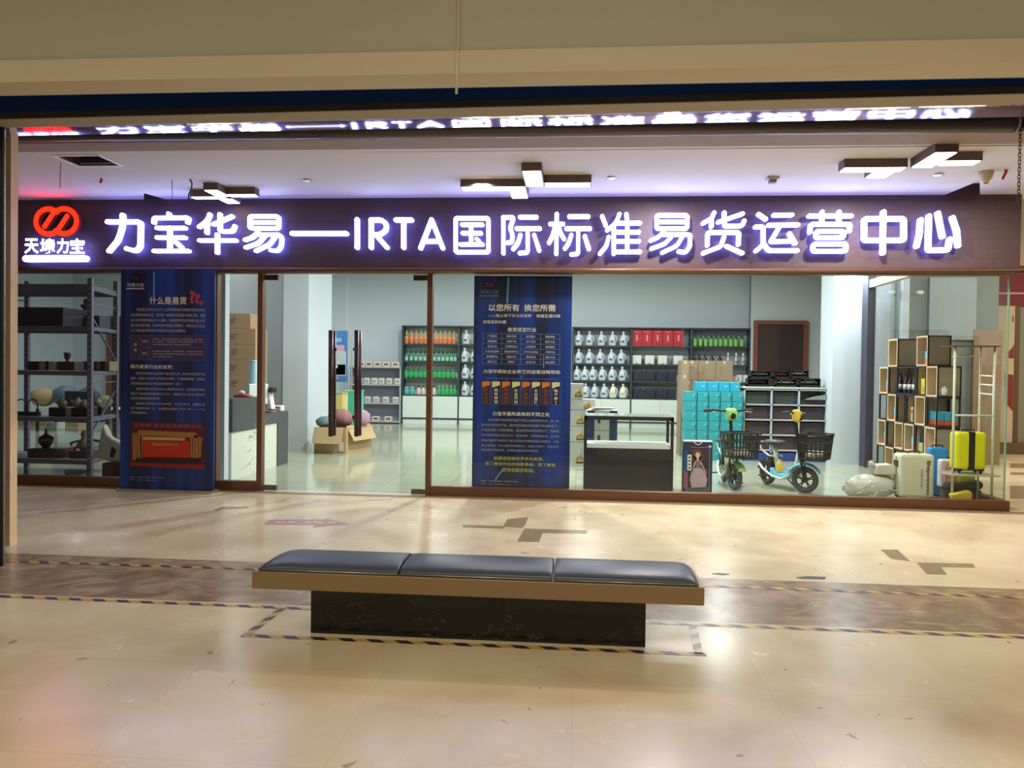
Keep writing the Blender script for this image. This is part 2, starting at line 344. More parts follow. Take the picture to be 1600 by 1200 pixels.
mb = MB(); mb.box(-9, 9, YB, 6.3, ZS+.3, ZS+.4, SLOT); mb.box(-9, 9, YB, YB+.01, ZS, ZS+.3, SLOT)
def slant(mb, dy, th, z0, z1, m): mb.prism([(-9, e_at(-9)-dy), (9, e_at(9)-dy), (9, e_at(9)-dy+th), (-9, e_at(-9)-dy+th)], z1-z0, m, 'xy', z0)
slant(mb, .012, .011, ZS+.045, ZS+.3, SLOT); slant(mb, .014, .013, ZS+.001, ZS+.045, SLOT2); struct('trim_3', mb)  # dark strips put the slot's shade onto the soffit's front face
def edge(ya, yb): return lambda x_: ya+(yb-ya)*(x_+4.5)/(3.2+4.5)     # a level edge known at both ends of the opening
def rayz(x, y, Y): return at(x, y, Y).z
ends = []
for x, y0, y1, y2, y3 in ((28, 199, 212, 222, 235), (1590, 163, 183, 207, 221)):
    P0 = az(x, y0, ZS); lo, hi = P0.y, P0.y+2
    for _ in range(40):
        mid = (lo+hi)/2
        if rayz(x, y1, mid) > ZS+.134*(mid-P0.y): hi = mid
        else: lo = mid
    ends.append((P0.x, P0.y, lo, rayz(x, y2, 6.33), az(x, y3, 3.41).y))
(XA, A0, A1, AZ, A3), (XB, B0, B1, BZ, B3) = ends
def ey(k, X_):   # edge k interpolated along X
    va, vb = ends[0][k], ends[1][k]; return va+(vb-va)*(X_-XA)/(XB-XA)
mb = MB(); mb.prism([(-9, e_at(-9)), (9, e_at(9)), (9, ey(1, 9)), (-9, ey(1, -9))], .2, SOFF, 'xy', ZS); struct('trim_4', mb)
GLOSS = mat('polished_sheet', (205, 200, 205), .09, .95, noise=0)
mb = MB(); n = 16; rows = []
sA, sB = .2, .068
for i in range(n):
    t = i/(n-1); vs = []
    for X_ in (-9, 9):
        L_ = ey(2, X_)-ey(1, X_); vs.append((X_, ey(1, X_)+L_*t, ZS+L_*(sA*t+(sB-sA)*t*t/2)))
    rows.append(mb.add(vs))
for a, b in zip(rows, rows[1:]): mb.face([a, a+1, b+1, b], GLOSS, True)
b0 = mb.add([(-9, ey(1, -9), 3.6), (9, ey(1, 9), 3.6), (9, ey(2, 9), 3.6), (-9, ey(2, -9), 3.6)]); mb.face([b0, b0+1, b0+2, b0+3], SOFF)
struct('trim_5', mb)
mb = MB(); a = Vector((XA*6.33/A0-.1, 6.33, AZ+.07)); b = Vector((XB*6.33/B0-.02, 6.33, BZ+.07))
mb.tube([a, b], .068, TUBE, 20); mb.tube([b, b+Vector((.012, 0, 0))], .074, SOFB, 20)
tag(mb.obj('shutter_tube'), 'long dark grey roller shutter tube under the beam across the opening', 'shutter')
mb = MB(); mb.prism([(-9, 6.40), (9, 6.40), (9, ey(4, 9)+.03), (-9, ey(4, -9)+.03)], .03, mat('shaded_beam_paint', (150, 134, 128), .8), 'xy', 3.40)  # brownish tone has the shade on the beam edge put into it
mb.prism([(-9, 5.3), (9, 5.3), (9, 7.2), (-9, 7.2)], .05, SOFB, 'xy', 3.76); struct('trim_6', mb)
# ---- corridor ceiling with the two notches by the sign
def notch(pts): return [tuple(az(x, y, 3.41).xy) for x, y in pts]
L1, L2 = notch([(268, 314), (225, 302)]); R1, R2 = notch([(1468, 308), (1531, 282)])
HX = [az(x, y, 3.41) for x, y in ((85, 243), (155, 243), (190, 258), (122, 258))]
hx0 = -4.89; hx1 = -4.46; hy0 = 6.81; hy1 = 7.15
mb = MB(); Z = 3.41; T = .012
FL = lambda x_: ey(4, x_)+.03
def slab(poly, m=CEIL, z=Z): mb.prism(poly, T, m, 'xy', z)
slab([(-14, FL(-14)), (hx0, FL(hx0)), (hx0, hy1), (L2[0], L2[1]), tuple(notch([(225, 316)])[0]), (notch([(225, 316)])[0][0], 8.84), (-14, 8.84)])
slab([(hx0, FL(hx0)), (14, FL(14)), (14, hy0), (hx0, hy0)])
slab([(hx1, hy0), (14, hy0), (14, hy1), (hx1, hy1)])
slab([(hx0, hy1), (5.5, hy1), (R2[0], R2[1]), (R1[0], R1[1]), (R1[0], 8.84), (L1[0], 8.84), (L1[0], L1[1]), (L2[0], L2[1])])
R3 = notch([(1531, 308)])[0]; L3 = notch([(225, 316)])[0]
slab([(5.5, hy1), (14, hy1), (14, 8.84), (R3[0], 8.84), (R3[0], R3[1]), (R2[0], R2[1])])
mb.box(-14, 14, 6.6, 9, 3.62, 3.66, CEIL)
for xx in (hx0-.0, hx1-.02): mb.box(xx, xx+.02, hy0, hy1, 3.41, 3.62, BLK)
struct('ceiling', mb)
mb = MB(); mb.box(hx0-.02, hx1+.02, hy0-.02, hy0, 3.4, 3.43, WHT); mb.box(hx0-.02, hx1+.02, hy1, hy1+.02, 3.4, 3.43, WHT); mb.box(hx0-.02, hx0, hy0, hy1, 3.4, 3.43, WHT); mb.box(hx1, hx1+.02, hy0, hy1, 3.4, 3.43, WHT)
mb.box(hx0, hx1, hy0, hy1, 3.6, 3.61, mat('hatch_void_shade', (8, 10, 24), .9, noise=0)); tag(mb.obj('ceiling_hatch'), 'open dark square access hatch with white rim in the corridor ceiling', 'hatch')  # near-black sheet paints the unlit void above the hatch
# ---- left pillar and shutter rail
mb = MB(); mb.box(-6.4, at(27.6, 500, 5.86).x, 5.78, 5.86, .0, 3.40, TAN); struct('wall_pillar', mb)
x = at(7, 500, 5.2).x
mb = MB(); mb.box(-4.9, x, 5.18, 5.21, 0, 3.15, BLK); mb.box(x, x+.006, 5.19, 5.20, 0, 3.13, STEEL); tag(mb.obj('shutter_rail'), 'black upright shutter guide rail with pale edge beside the tan marble pillar', 'shutter rail')
# ---- shop shell
WH = 4.35
mb = MB(); mb.box(-14.5, at(1172.5, 600, 20.5).x+.05, 21.0, 21.15, 0, WH, SHOPW); struct('wall_back', mb)
XR = at(1176, 600, 17.2).x
mb = MB(); mb.box(at(1172.5, 600, 20.5).x, 7.6, 20.5, 20.65, 0, WH, SHOPW); struct('wall_right_back', mb)
mb = MB(); mb.box(-14.6, -14.5, 8.86, 21.1, 0, WH, SHOPW); struct('wall_left', mb)
mb = MB(); mb.box(-14.5, 5.6, 8.9, 21.1, WH, WH+.1, SHOPW); struct('ceiling', mb)
mb = MB(); mb.box(-9.0, -5.4, 14.5, 14.65, 0, WH, SHOPW); struct('wall_partition', mb)
mb = MB(); x0 = at(450, 600, 13.45).x; x1 = at(481, 600, 13.45).x
mb.box(x0-.1, x1, 13.45, 14.75, 0, WH, SHOPW); struct('wall_column', mb)
mb = MB(); mb.tube([(at(443, 600, 13.6).x-.02, 13.6, .3), (at(443, 600, 13.6).x-.02, 13.6, WH)], .018, SHBACK); tag(mb.obj('pipe'), 'thin grey upright pipe beside the white column', 'pipe')
xa = at(1300, 600, 13.05).x; xb = at(1389, 600, 13.05).x
mb = MB(); mb.box(xa, xb, 13.05, 13.7, 0, WH, SHOPW); struct('wall_column_right', mb)
xa = at(341, 600, 9.3).x; xb = at(351, 600, 9.3).x
mb = MB(); mb.box(xa-.45, xb, 9.3, 9.42, 0, WH, SHOPW); struct('wall_pier', mb)
# right return: dark post and gable strip where the side glass ends
xp = at(1412, 600, 12.9).x
mb = MB(); mb.box(xp-.12, xp-.02, 12.7, 12.95, 0, WH, SHOPW); mb.box(4.60, 4.72, 12.7, 12.95, 0, 3.3, mat('dark_post', (58, 56, 74), .5)); struct('trim_7', mb)
# ---- storefront frame
X = lambda px, y=600: at(px, y, FY).x
XL, XEND = -7.2, X(1575)
HDR = at(800, 428.5, FY).z
mb = MB(); mb.box(XL, XEND+.03, 8.74, 8.87, HDR, HDR+.07, FRAME); struct('trim_8', mb, .004)
mb = MB(); mb.box(XL, X(333.5)-.001, 8.76, 8.86, 0, .115, FRAME); mb.box(X(341)+.001, X(403.5)-.001, 8.76, 8.86, 0, .115, FRAME); struct('trim_9', mb, .006)
mb = MB(); mb.box(X(675)+.001, XEND+.03, 8.76, 8.86, 0, .115, FRAME); mb.box(XEND-.06, XEND+.04, 8.86, 12.9, 0, .115, FRAME); struct('trim_10', mb, .006)
FDK = mat('dark_brown_frame', (74, 50, 44), .4, .3)
for i, (a, b) in enumerate(((333.5, 341), (403.5, 411.5), (667, 675))):
    mb = MB(); mb.box(X(a), X(b), 8.76, 8.86, 0, HDR+.01, FRAME if i else FRAME); struct('trim_%d' % (11+i), mb, .004)
panes = [(XL, X(333.5)), (X(341), X(403.5)), (X(675), X(1067)), (X(1067.8), X(1315)), (X(1315.6), XEND-.02)]
for i, (a, b) in enumerate(panes):
    mb = MB(); mb.box(a, b, 8.80, 8.812, .10, HDR+.02, GLASS); struct('window_%d' % (i+1), mb)
EDGE = mat('green_glass_edge', (130, 165, 150), .3)
mb = MB(); mb.box(XEND-.02, XEND-.008, 8.81, 12.9, .10, HDR+.3, GLASS); mb.box(XEND-.022, XEND-.004, 8.797, 8.806, .1, HDR, EDGE); struct('window_6', mb)
mb = MB(); mb.box(XEND-.06, XEND+.04, 8.9, 12.9, HDR+.3, HDR+.42, mat('pale_beam_paint', (206, 196, 186), .7)); struct('trim_14', mb)
# glass doors with patch fittings and tall pull handles
HND = mat('dark_bronze', (64, 42, 46), .35, .5)
xm = X(541)
for k, (a, b, hx, px0) in enumerate(((X(411.5), xm-.004, 516.5, 0), (xm+.004, X(667), 557, 1))):
    mb = MB(); mb.box(a+.01, b-.01, 8.806, 8.818, .02, HDR-.02, GLASS); d = struct('door_%d' % (k+1), mb)
    d['label'] = ['left', 'right'][k]+' leaf of the glass double door with a tall dark handle'
    t, bo = at(hx, 516, 8.74), at(hx-.6, 682, 8.74)
    h = MB(); h.tube([(t.x, 8.75, t.z), (bo.x+.003, 8.75, bo.z)], .028, HND, 14)
    for zz in (t.z-.22, bo.z+.22): h.tube([(t.x, 8.75, zz), (t.x+(.03 if k == 0 else -.03), 8.80, zz)], .012, HND); h.tube([(t.x+(.035 if k == 0 else -.035), 8.79, zz), (t.x+(.035 if k == 0 else -.035), 8.806, zz)], .022, HND, 12)
    h.tube([(t.x, 8.87, t.z), (bo.x+.003, 8.87, bo.z)], .024, HND, 12)
    h.obj('door_handle', d)
    q = MB()
    s = a+.01 if k == 0 else b-.17
    q.box(s, s+.16, 8.79, 8.835, HDR-.075, HDR-.015, FDK); q.obj('hinge_patch', d)
    q = MB(); q.box(s, s+.16, 8.79, 8.835, .01, .07, mat('grey_patch_fitting', (112, 104, 96), .4, .5)); q.obj('hinge_patch', d)
# ================================================================ shop sign
st, sb = 3.53, HDR+.055
sign = thing('shop_sign', 'long dark brown relief shop sign with lit white characters above the glass front', 'sign', (0, 0, 0))
XS = X(1580, 380)
mb = MB(); mb.box(XL, XS, 8.62, 8.78, HDR+.01, st, PANEL); mb.obj('backing_panel', sign)
mb = MB(); mb.tube([(XL, 8.63, sb-.03), (XS+.06, 8.63, sb-.03)], .03, FRAME, 12); mb.tube([(XS+.06, 8.63, sb-.03), (XS+.075, 8.63, sb-.03)], .034, mat('steel_end_cap', (190, 180, 165), .4, .4), 12); mb.obj('bottom_rail', sign)
SY = 8.52                       # front of the letters
def stroke(mb, pts, w, Y0, Y1, face, side, seg=10):
    """round-ended strokes: boxes along the path and discs at its points"""
    P = [Vector((p.x, 0, p.z)) for p in pts]
    for p in P:
        c = [(p.x+w/2*math.cos(2*PI*k/(2*seg)), p.z+w/2*math.sin(2*PI*k/(2*seg))) for k in range(2*seg)]
        a = mb.add([(x, Y0, z) for x, z in c]); b = mb.add([(x, Y1, z) for x, z in c]); n = len(c)
        mb.face([a+i for i in range(n)], face); mb.face([b+i for i in range(n)][::-1], side)
        for i in range(n): j = (i+1) % n; mb.face([a+i, a+j, b+j, b+i], side, True)
    for p, q in zip(P, P[1:]):
        d = (q-p)
        if d.length < 1e-5: continue
        d.normalize(); nn = Vector((-d.z, 0, d.x))*w/2
        c = [p+nn, q+nn, q-nn, p-nn]; a = mb.add([(v.x, Y0, v.z) for v in c]); b = mb.add([(v.x, Y1, v.z) for v in c])
        mb.face([a, a+1, a+2, a+3], face); mb.face([b+3, b+2, b+1, b], side); mb.face([a, a+1, b+1, b], side); mb.face([a+2, a+3, b+3, b+2], side)
def sm(*p):      # soften corners of a path
    out = [p[0]]
    for a, b, c in zip(p, p[1:], p[2:]):
        la = math.hypot(b[0]-a[0], b[1]-a[1]); lc = math.hypot(c[0]-b[0], c[1]-b[1]); k = min(22, la*.45, lc*.45)
        A = (b[0]+(a[0]-b[0])*k/la, b[1]+(a[1]-b[1])*k/la); D = (b[0]+(c[0]-b[0])*k/lc, b[1]+(c[1]-b[1])*k/lc)
        for t in (0, .33, .67, 1): out.append(((1-t)**2*A[0]+2*t*(1-t)*b[0]+t*t*D[0], (1-t)**2*A[1]+2*t*(1-t)*b[1]+t*t*D[1]))
    return out+[p[-1]]
def boxp(x0, y0, x1, y1): return sm((x0+(x1-x0)/2, y0), (x1, y0), (x1, y1), (x0, y1), (x0, y0), (x0+(x1-x0)/2, y0))
YI = lambda dx: [[*boxp(550+dx*0, 170, 828, 285)], [(552, 228), (825, 228)], sm((628, 322), (580, 370), (503, 397)), sm((610, 345), (835, 345), (858, 375), (852, 460), (820, 503), (750, 497)), sm((690, 362), (630, 430), (510, 470)), sm((795, 362), (740, 440), (608, 503))]
GL = [
 (20, 300, 5.333, [[(785, 247)]+sm((785, 247), (1058, 247), (1055, 455), (1020, 492), (942, 470)), sm((908, 190), (905, 290), (870, 400), (795, 490))]),
 (20, 300, 5.333, [[(1293, 178), (1302, 205)], sm((1168, 252), (1170, 214), (1462, 212), (1450, 252)), [(1195, 298), (1428, 298)], [(1195, 378), (1428, 378)], [(1300, 298), (1300, 490)], [(1170, 490), (1458, 490)], [(1355, 418), (1400, 460)]]),
 (300, 310, 6.154, [sm((165, 152), (140, 212), (62, 272)), [(135, 225), (135, 328)], [(380, 170), (198, 247)], sm((262, 150), (262, 315), (385, 315), (405, 265)), [(65, 402), (415, 402)], [(235, 345), (235, 520)]]),
 (300, 310, 6.154, YI(0)),
 (300, 310, 6.154, [[(957, 335), (1480, 335)]]),
 (540, 310, 6.154, [[(107, 200), (107, 470)]]),
 (540, 310, 6.154, [[(242, 470), (242, 205)], sm((242, 205), (340, 205), (388, 240), (388, 300), (330, 345), (262, 345)), [(290, 350), (395, 470)]]),
 (540, 310, 6.154, [[(480, 205), (632, 205)], [(555, 205), (555, 470)]]),
 (540, 310, 6.154, [[(718, 475), (825, 203), (932, 475)], [(765, 410), (885, 410)]]),
 (540, 310, 6.154, [boxp(1055, 188, 1372, 515), [(1118, 250), (1313, 250)], [(1122, 332), (1300, 332)], [(1103, 440), (1315, 440)], [(1205, 250), (1205, 440)], [(1258, 388), (1280, 408)]]),
 (770, 310, 6.154, [[(100, 185), (100, 525)], sm((100, 180), (200, 180), (165, 285), (190, 350), (182, 420), (140, 424)), [(260, 178), (420, 178)], [(228, 288), (452, 288)], sm((335, 290), (335, 518), (258, 524)), sm((265, 350), (240, 430), (195, 485)), sm((397, 350), (430, 450), (445, 500))]),
 (770, 310, 6.154, [[(615, 148), (610, 530)], [(552, 243), (675, 243)], sm((600, 262), (575, 360), (540, 425)), sm((635, 275), (650, 330), (685, 388)), [(735, 172), (920, 172)], [(708, 288), (935, 288)], sm((822, 290), (820, 532), (755, 537)), sm((755, 350), (730, 430), (693, 480)), sm((885, 362), (910, 440), (925, 485))]),
 (770, 310, 6.154, [[(1052, 170), (1085, 255)], sm((1115, 370), (1090, 460), (1030, 530)), sm((1218, 150), (1185, 235), (1100, 303)), [(1163, 262), (1163, 530)], [(1180, 235), (1415, 235)], [(1180, 322), (1405, 322)], [(1180, 410), (1405, 410)], [(1165, 512), (1415, 512)], [(1285, 150), (1295, 240), (1292, 512)]]),
 (1000, 310, 6.154, [boxp(160, 160, 457, 287), [(162, 222), (455, 222)], sm((230, 315), (180, 370), (105, 404)), sm((220, 345), (485, 345), (480, 465), (440, 520), (373, 507)), sm((305, 365), (240, 435), (110, 482)), sm((410, 365), (355, 455), (215, 520))]),
 (1000, 310, 6.154, [sm((715, 135), (690, 190), (608, 237)), [(690, 205), (688, 270)], [(990, 145), (755, 225)], sm((812, 135), (815, 265), (985, 262), (1005, 212)), sm((650, 450), (652, 325), (953, 325), (950, 440)), sm((810, 370), (780, 460), (610, 525)), [(835, 457), (985, 525)]]),
 (1000, 310, 6.154, [[(1143, 150), (1212, 197)], sm((1112, 272), (1188, 270), (1190, 440), (1118, 503)), sm((1190, 430), (1240, 500), (1515, 500)), [(1290, 158), (1465, 157)], [(1240, 255), (1522, 252)], sm((1350, 262), (1258, 415), (1450, 408)), [(1440, 335), (1495, 430)]]),
 (1240, 310, 5.714, [[(142, 155), (518, 155)], [(258, 118), (258, 215)], [(410, 118), (410, 215)], sm((150, 300), (155, 228), (510, 228), (500, 290)), boxp(205, 290, 450, 350), boxp(178, 405, 472, 470)]),
 (1240, 310, 5.714, [boxp(635, 180, 990, 372), [(808, 118), (803, 485)]]),
 (1240, 310, 5.714, [sm((1140, 188), (1130, 320), (1105, 425)), sm((1215, 155), (1208, 462), (1385, 460), (1402, 362)), [(1295, 130), (1335, 338)], sm((1425, 170), (1465, 290), (1475, 420))])]
for ox, oy, sc, paths in GL:
    mb = MB()
    w_ = 8.1/1200*8.5 if ox != 540 else 8.0/1200*8.5
    for p in paths: stroke(mb, [at(ox+x/sc, oy+y/sc, SY) for x, y in p], w_*(.88 if len(paths) < 6 else (.72 if paths[0] == boxp(550, 170, 828, 285) or paths[0] == boxp(160, 160, 457, 287) else .76)), SY, SY+.055, LETTER, LETSIDE)
    mb.obj('letter', sign)
def logo(mb, ox, oy, sc, Y, m, side, w=64, depth=.06):
    def arc(cx, cy, r, a0, a1, n=26): return [(cx+r*math.cos(math.radians(a0+(a1-a0)*i/n)), cy-r*math.sin(math.radians(a0+(a1-a0)*i/n))) for i in range(n+1)]
    ww = w/sc/1200*Y
    for p in (arc(604, 368, 156, 48, 312), arc(800, 365, 156, -132, 132), [(668, 262), (556, 432)], [(838, 300), (728, 468)]):
        stroke(mb, [at(ox+x/sc, oy+y/sc, Y) for x, y in p], ww, Y, Y+depth, m, side)
mb = MB(); logo(mb, 0, 300, 8, SY, LOGORED, mat('red_letter_side', (120, 40, 50), .5, emis=.3, noise=0)); mb.obj('emblem', sign)
for ch, x0, x1 in (('天', 38, 60.5), ('境', 62.5, 86), ('力', 88.5, 107.5), ('宝', 109, 132.5)):
    mb = MB()
    for k in range(3):     # a few layers give the raised letter its depth
        pxtext(mb, ch, x0, 372.5, x1, 396.5, SY+.0+.02*k, LETTER if k == 0 else LETSIDE, .03)
    mb.obj('letter', sign)
mb = MB(); stroke(mb, [at(39.5, 404, SY), at(131, 403.5, SY)], 10.6/1200*8.5, SY, SY+.06, LETTER, LETSIDE); bar = mb.obj('light_bar', sign)
mb = MB(); pxtext(mb, 'TIANJINGLIBAO', 48, 400.5, 125, 407, SY-.003, mat('faint_grey_lit_print', (225, 228, 232), .5, emis=.9, ecol=(225, 230, 240)), .0); mb.obj('lettering', bar)
# ================================================================ ceiling fixtures
LAMPW = mat('ceiling_lamp_brown', (104, 84, 84), .5); LAMPE = mat('lamp_diffuser', (255, 246, 230), .5, emis=9, ecol=(255, 240, 214), noise=0)
def fixture(label, bars):
    c = Vector((sum(b[0]+b[1] for b in bars)/2/len(bars), sum(b[2]+b[3] for b in bars)/2/len(bars), 3.41))
    t = thing('ceiling_lamp', label, 'ceiling lamp', c, group='geometric corridor ceiling lamps')
    for x0, x1, y0, y1 in bars:
        mb = MB(); mb.box(x0-c.x, x1-c.x, y0-c.y, y1-c.y, -.078, .0, LAMPW); h = mb.obj('lamp_bar', t)
        mb = MB(); mb.box(x0-c.x+.012, x1-c.x-.012, y0-c.y+.012, y1-c.y-.012, -.084, -.076, LAMPE); mb.obj('diffuser', h)
fixture('brown pinwheel ceiling lamp over the middle of the glass front', [(-1.22, -.55, 7.80, 7.96), (-.74, -.55, 7.96, 8.32), (-.55, -.36, 7.2, 7.80), (-.36, .11, 7.66, 7.82)])
fixture('brown pinwheel ceiling lamp nearest the right end of the corridor ceiling', [(2.37, 2.92, 7.18, 7.34), (2.68, 2.88, 7.34, 7.56), (2.95, 3.14, 6.72, 7.2), (3.14, 3.46, 6.98, 7.14)])
fixture('brown pinwheel ceiling lamp above the left end of the sign', [(-4.28, -3.9, 8.16, 8.28), (-4.02, -3.85, 8.28, 8.5), (-3.98, -3.82, 7.86, 8.16), (-3.82, -3.5, 8.06, 8.18)])
for (x, y), lb in zip(((480, 281), (955, 277), (1465, 272)), ('round recessed downlight between the left and middle brown lamps', 'round recessed downlight just right of the middle brown lamp', 'round recessed downlight below the right brown lamp')):
    p = az(x, y, 3.41); t = thing('downlight', lb, 'downlight', p, group='small round corridor downlights')
    mb = MB(); mb.lathe([(.045, 0), (.05, -.012), (.036, -.014)], (0, 0, 0), mat('chrome', (210, 210, 210), .2, .9), 20); mb.obj('rim', t)
    mb = MB(); mb.lathe([(.034, -.01), (.03, -.017)], (0, 0, 0), mat('small_lamp_face', (255, 240, 220), .4, emis=2 if x != 480 else 0.2), 16); mb.obj('lens', t)
p = az(1207, 277, 3.41); t = thing('smoke_detector', 'small square smoke detector on ceiling between the brown lamps', 'smoke detector', p)
mb = MB(); mb.box(-.06, .06, -.05, .05, -.025, 0, mat('grey_white', (190, 182, 176), .5)); mb.obj('base', t, bev=.006)
mb = MB(); mb.box(-.035, .035, -.04, .04, -.06, -.025, mat('grey_detector', (140, 132, 128), .5)); mb.obj('sensor', t, bev=.01)
p = az(1541, 268, 3.41); t = thing('dome_camera', 'pale dome camera under the ceiling at the right end', 'camera', p)
mb = MB(); mb.lathe([(.065, 0), (.065, -.02), (.055, -.05), (.05, -.09), (.025, -.105)], (0, 0, 0), mat('beige_dome', (190, 174, 150), .4), 20); mb.obj('housing', t)
mb = MB(); mb.lathe([(.03, -.1), (.02, -.112)], (0, 0, 0), mat('dome_lens', (120, 110, 100), .2), 14); mb.obj('lens', t)
RED = mat('red_sprinkler', (170, 40, 35), .5)
for (x, y), lb in zip(((158, 279), (1571, 265)), ('small red sprinkler under the ceiling beside the dark hatch', 'red sprinkler bracket beside the dome camera at the right')):
    p = az(x, y, 3.41); mb = MB(); k = 1 if x < 500 else 2.0
    mb.tube([(0, 0, 0), (.005, 0, -.02)], .012, RED); mb.tube([(.012, 0, -.01), (-.012*k, 0, -.045*k)], .012, RED); tag(mb.obj('sprinkler', loc=p), lb, 'sprinkler')
for pts, r, m_, nm, lb in (([(269, 281), (269, 297), (269, 313)], .004, DKG, 'wire', 'straight thin wire hanging from the ceiling left of the bent cable'),
                     ([(297, 280), (300, 287), (299, 296), (295, 304), (295, 313)], .009, BLK, 'wire', 'bent black cable hanging from ceiling left of the left brown lamp'),
                     ([(95, 254), (94, 275), (94, 294)], .005, SOFB, 'wire', 'thin pale wire hanging below the dark ceiling hatch')):
    q = az(*pts[0], 3.41); mb = MB(); mb.tube([at(x, y, q.y) for x, y in pts], r, m_, 6); tag(mb.obj(nm), lb, 'wire')
# hanging chain at the right
mb = MB(); c0 = at(1595, 176, 6.3); c1 = at(1591, 325, 6.3); nl = 26
for i in range(nl):
    c = c0.lerp(c1, (i+.5)/nl); R = (c0-c1).length/nl*.72; a = i % 2
    mb.tube([c+Vector(((math.sin(t)*.011) if a else 0, 0 if a else math.sin(t)*.011, math.cos(t)*R)) for t in [2*PI*k/8 for k in range(9)]], .003, DKG, 5, cap=False)
tag(mb.obj('chain'), 'thin hanging steel pull chain at the right end of the shutter tube', 'chain')
# ================================================================ bench
bench = thing('bench', 'long public bench with grey cushions on a black veined marble block', 'bench', (-.53, 4.16, 0))
def BB(x0, x1, y0, y1, z0, z1, m, name, bev, par=bench):
    mb = MB(); mb.box(x0+.53, x1+.53, y0-4.16, y1-4.16, z0, z1, m); return mb.obj(name, par, bev=bev)
BB(-1.44, .38, 4.09, 4.28, 0, .28, BLACKMARBLE, 'base', .004)
LED = mat('champagne_metal', (152, 130, 98), .4, .45, noise=.06, scale=3)
BB(-1.73, .665, 3.985, 4.40, .264, .358, LED, 'seat_tray', .004)
VIN = mat('grey_vinyl', (70, 76, 88), .38, noise=.05, scale=30, bump=.06); PIP = mat('silver_piping', (180, 180, 178), .3, .6)
for a, b in ((-1.70, -.935), (-.925, -.115), (-.105, .64)):
    L_ = a == -1.70; R_ = b == .64
    mb = MB(); n = 14
    # padded cushion: rounded long edges, sloping outer ends
    prof = [(4.005, .359), (4.0, .372), (4.012, .385), (4.05, .398), (4.12, .408), (4.2, .410), (4.3, .408), (4.345, .4), (4.37, .388), (4.378, .372), (4.37, .359)]
    xs = [a, a+.008, a+.03, b-.03, b-.008, b]; ks = [.9, .97, 1, 1, .97, .9]
    if L_: xs[0:3] = [a, a+.05, a+.12]; ks[0:3] = [.35, .8, 1]
    if R_: xs[3:6] = [b-.09, b-.03, b]; ks[3:6] = [1, .85, .4]
    rows = []
    for x, k in zip(xs, ks): rows.append(mb.add([(x+.53, y-4.16, .359+(z-.359)*k) for y, z in prof]))
    for r1, r2 in zip(rows, rows[1:]):
        for i in range(len(prof)-1): mb.face([r1+i, r1+i+1, r2+i+1, r2+i], VIN, True)
    for r in (rows[0], rows[-1]): mb.face([r+i for i in range(len(prof))], VIN)
    cu = mb.obj('cushion', bench)
    mb = MB(); mb.tube([(a+.53+(.02 if L_ else .004), -.158, .365), (b+.53-(.02 if R_ else .004), -.158, .365)], .004, PIP, 6)
    if R_: mb.tube([(b+.53-.01, -.158, .365), (b+.53-.01, .2, .365)], .006, PIP, 6)
    mb.obj('piping', cu)
# ================================================================ tapes and sticker on the floor
def tape(label, a, b, w=.045, grp='striped hazard tapes'):
    A, B = az(*a), az(*b); d = (B-A); L_ = d.length; mb = MB()
    n = max(2, int(L_/.8)); mb.box(0, L_, -w/2, w/2, .0004, .0016, TAPE)
    o = mb.obj('floor_tape', loc=(A.x, A.y, 0)); o.rotation_euler = (0, 0, math.atan2(d.y, d.x)); tag(o, label, 'floor tape', grp)
tape('yellow and black tape running behind the bench, left of it, on dark marble', (14, 877), (470, 892))
tape('yellow and black tape running right of the bench on dark marble, farther one', (1100, 915), (1640, 936))
tape('long yellow and black tape along the near edge of the dark marble band', (-20, 931), (1640, 998))
tape('yellow and black tape right in front of the black bench base', (378, 993), (1103, 1023))
tape('short slanting yellow and black tape left of the bench base', (386, 992), (441, 951))
tape('short yellow and black tape right of the bench base', (1092, 1022), (1082, 977))
PINK = mat('faded_pink_sticker', (178, 128, 140), .3, noise=.25, scale=30)
pts = [(413, 818), (422, 812), (508, 812), (509, 810), (546, 819), (489, 824), (491, 820), (415, 820)]
t = MB(); t.prism([tuple(az(x, y).xy) for x, y in pts], .001, PINK, 'xy', .0005)
st_ = tag(t.obj('floor_sticker'), 'faded pink arrow sticker on marble floor behind the bench', 'floor sticker')
mb = MB()
for x0, x1 in ((430, 446), (450, 462), (476, 486), (490, 503), (512, 524)):
    mb.prism([tuple(az(x, y).xy) for x, y in ((x0, 815.2), (x1, 815.6), (x1+1, 817.6), (x0+1, 817.4))], .0006, mat('pale_sticker_print', (214, 190, 186), .3), 'xy', .0016)
mb.obj('lettering', st_)
# loose dark slabs chipped out of the floor edge
mb = MB(); mb.prism([tuple(az(x, y).xy) for x, y in ((1244, 902.5), (1262, 900.5), (1290, 902), (1289, 905), (1250, 904))], .003, BLK, 'xy', .0003)
mb.prism([tuple(az(x, y).xy) for x, y in ((1112, 897), (1122, 895.5), (1140, 897.5), (1130, 898.5))], .003, BLK, 'xy', .0003); struct('trim_15', mb)
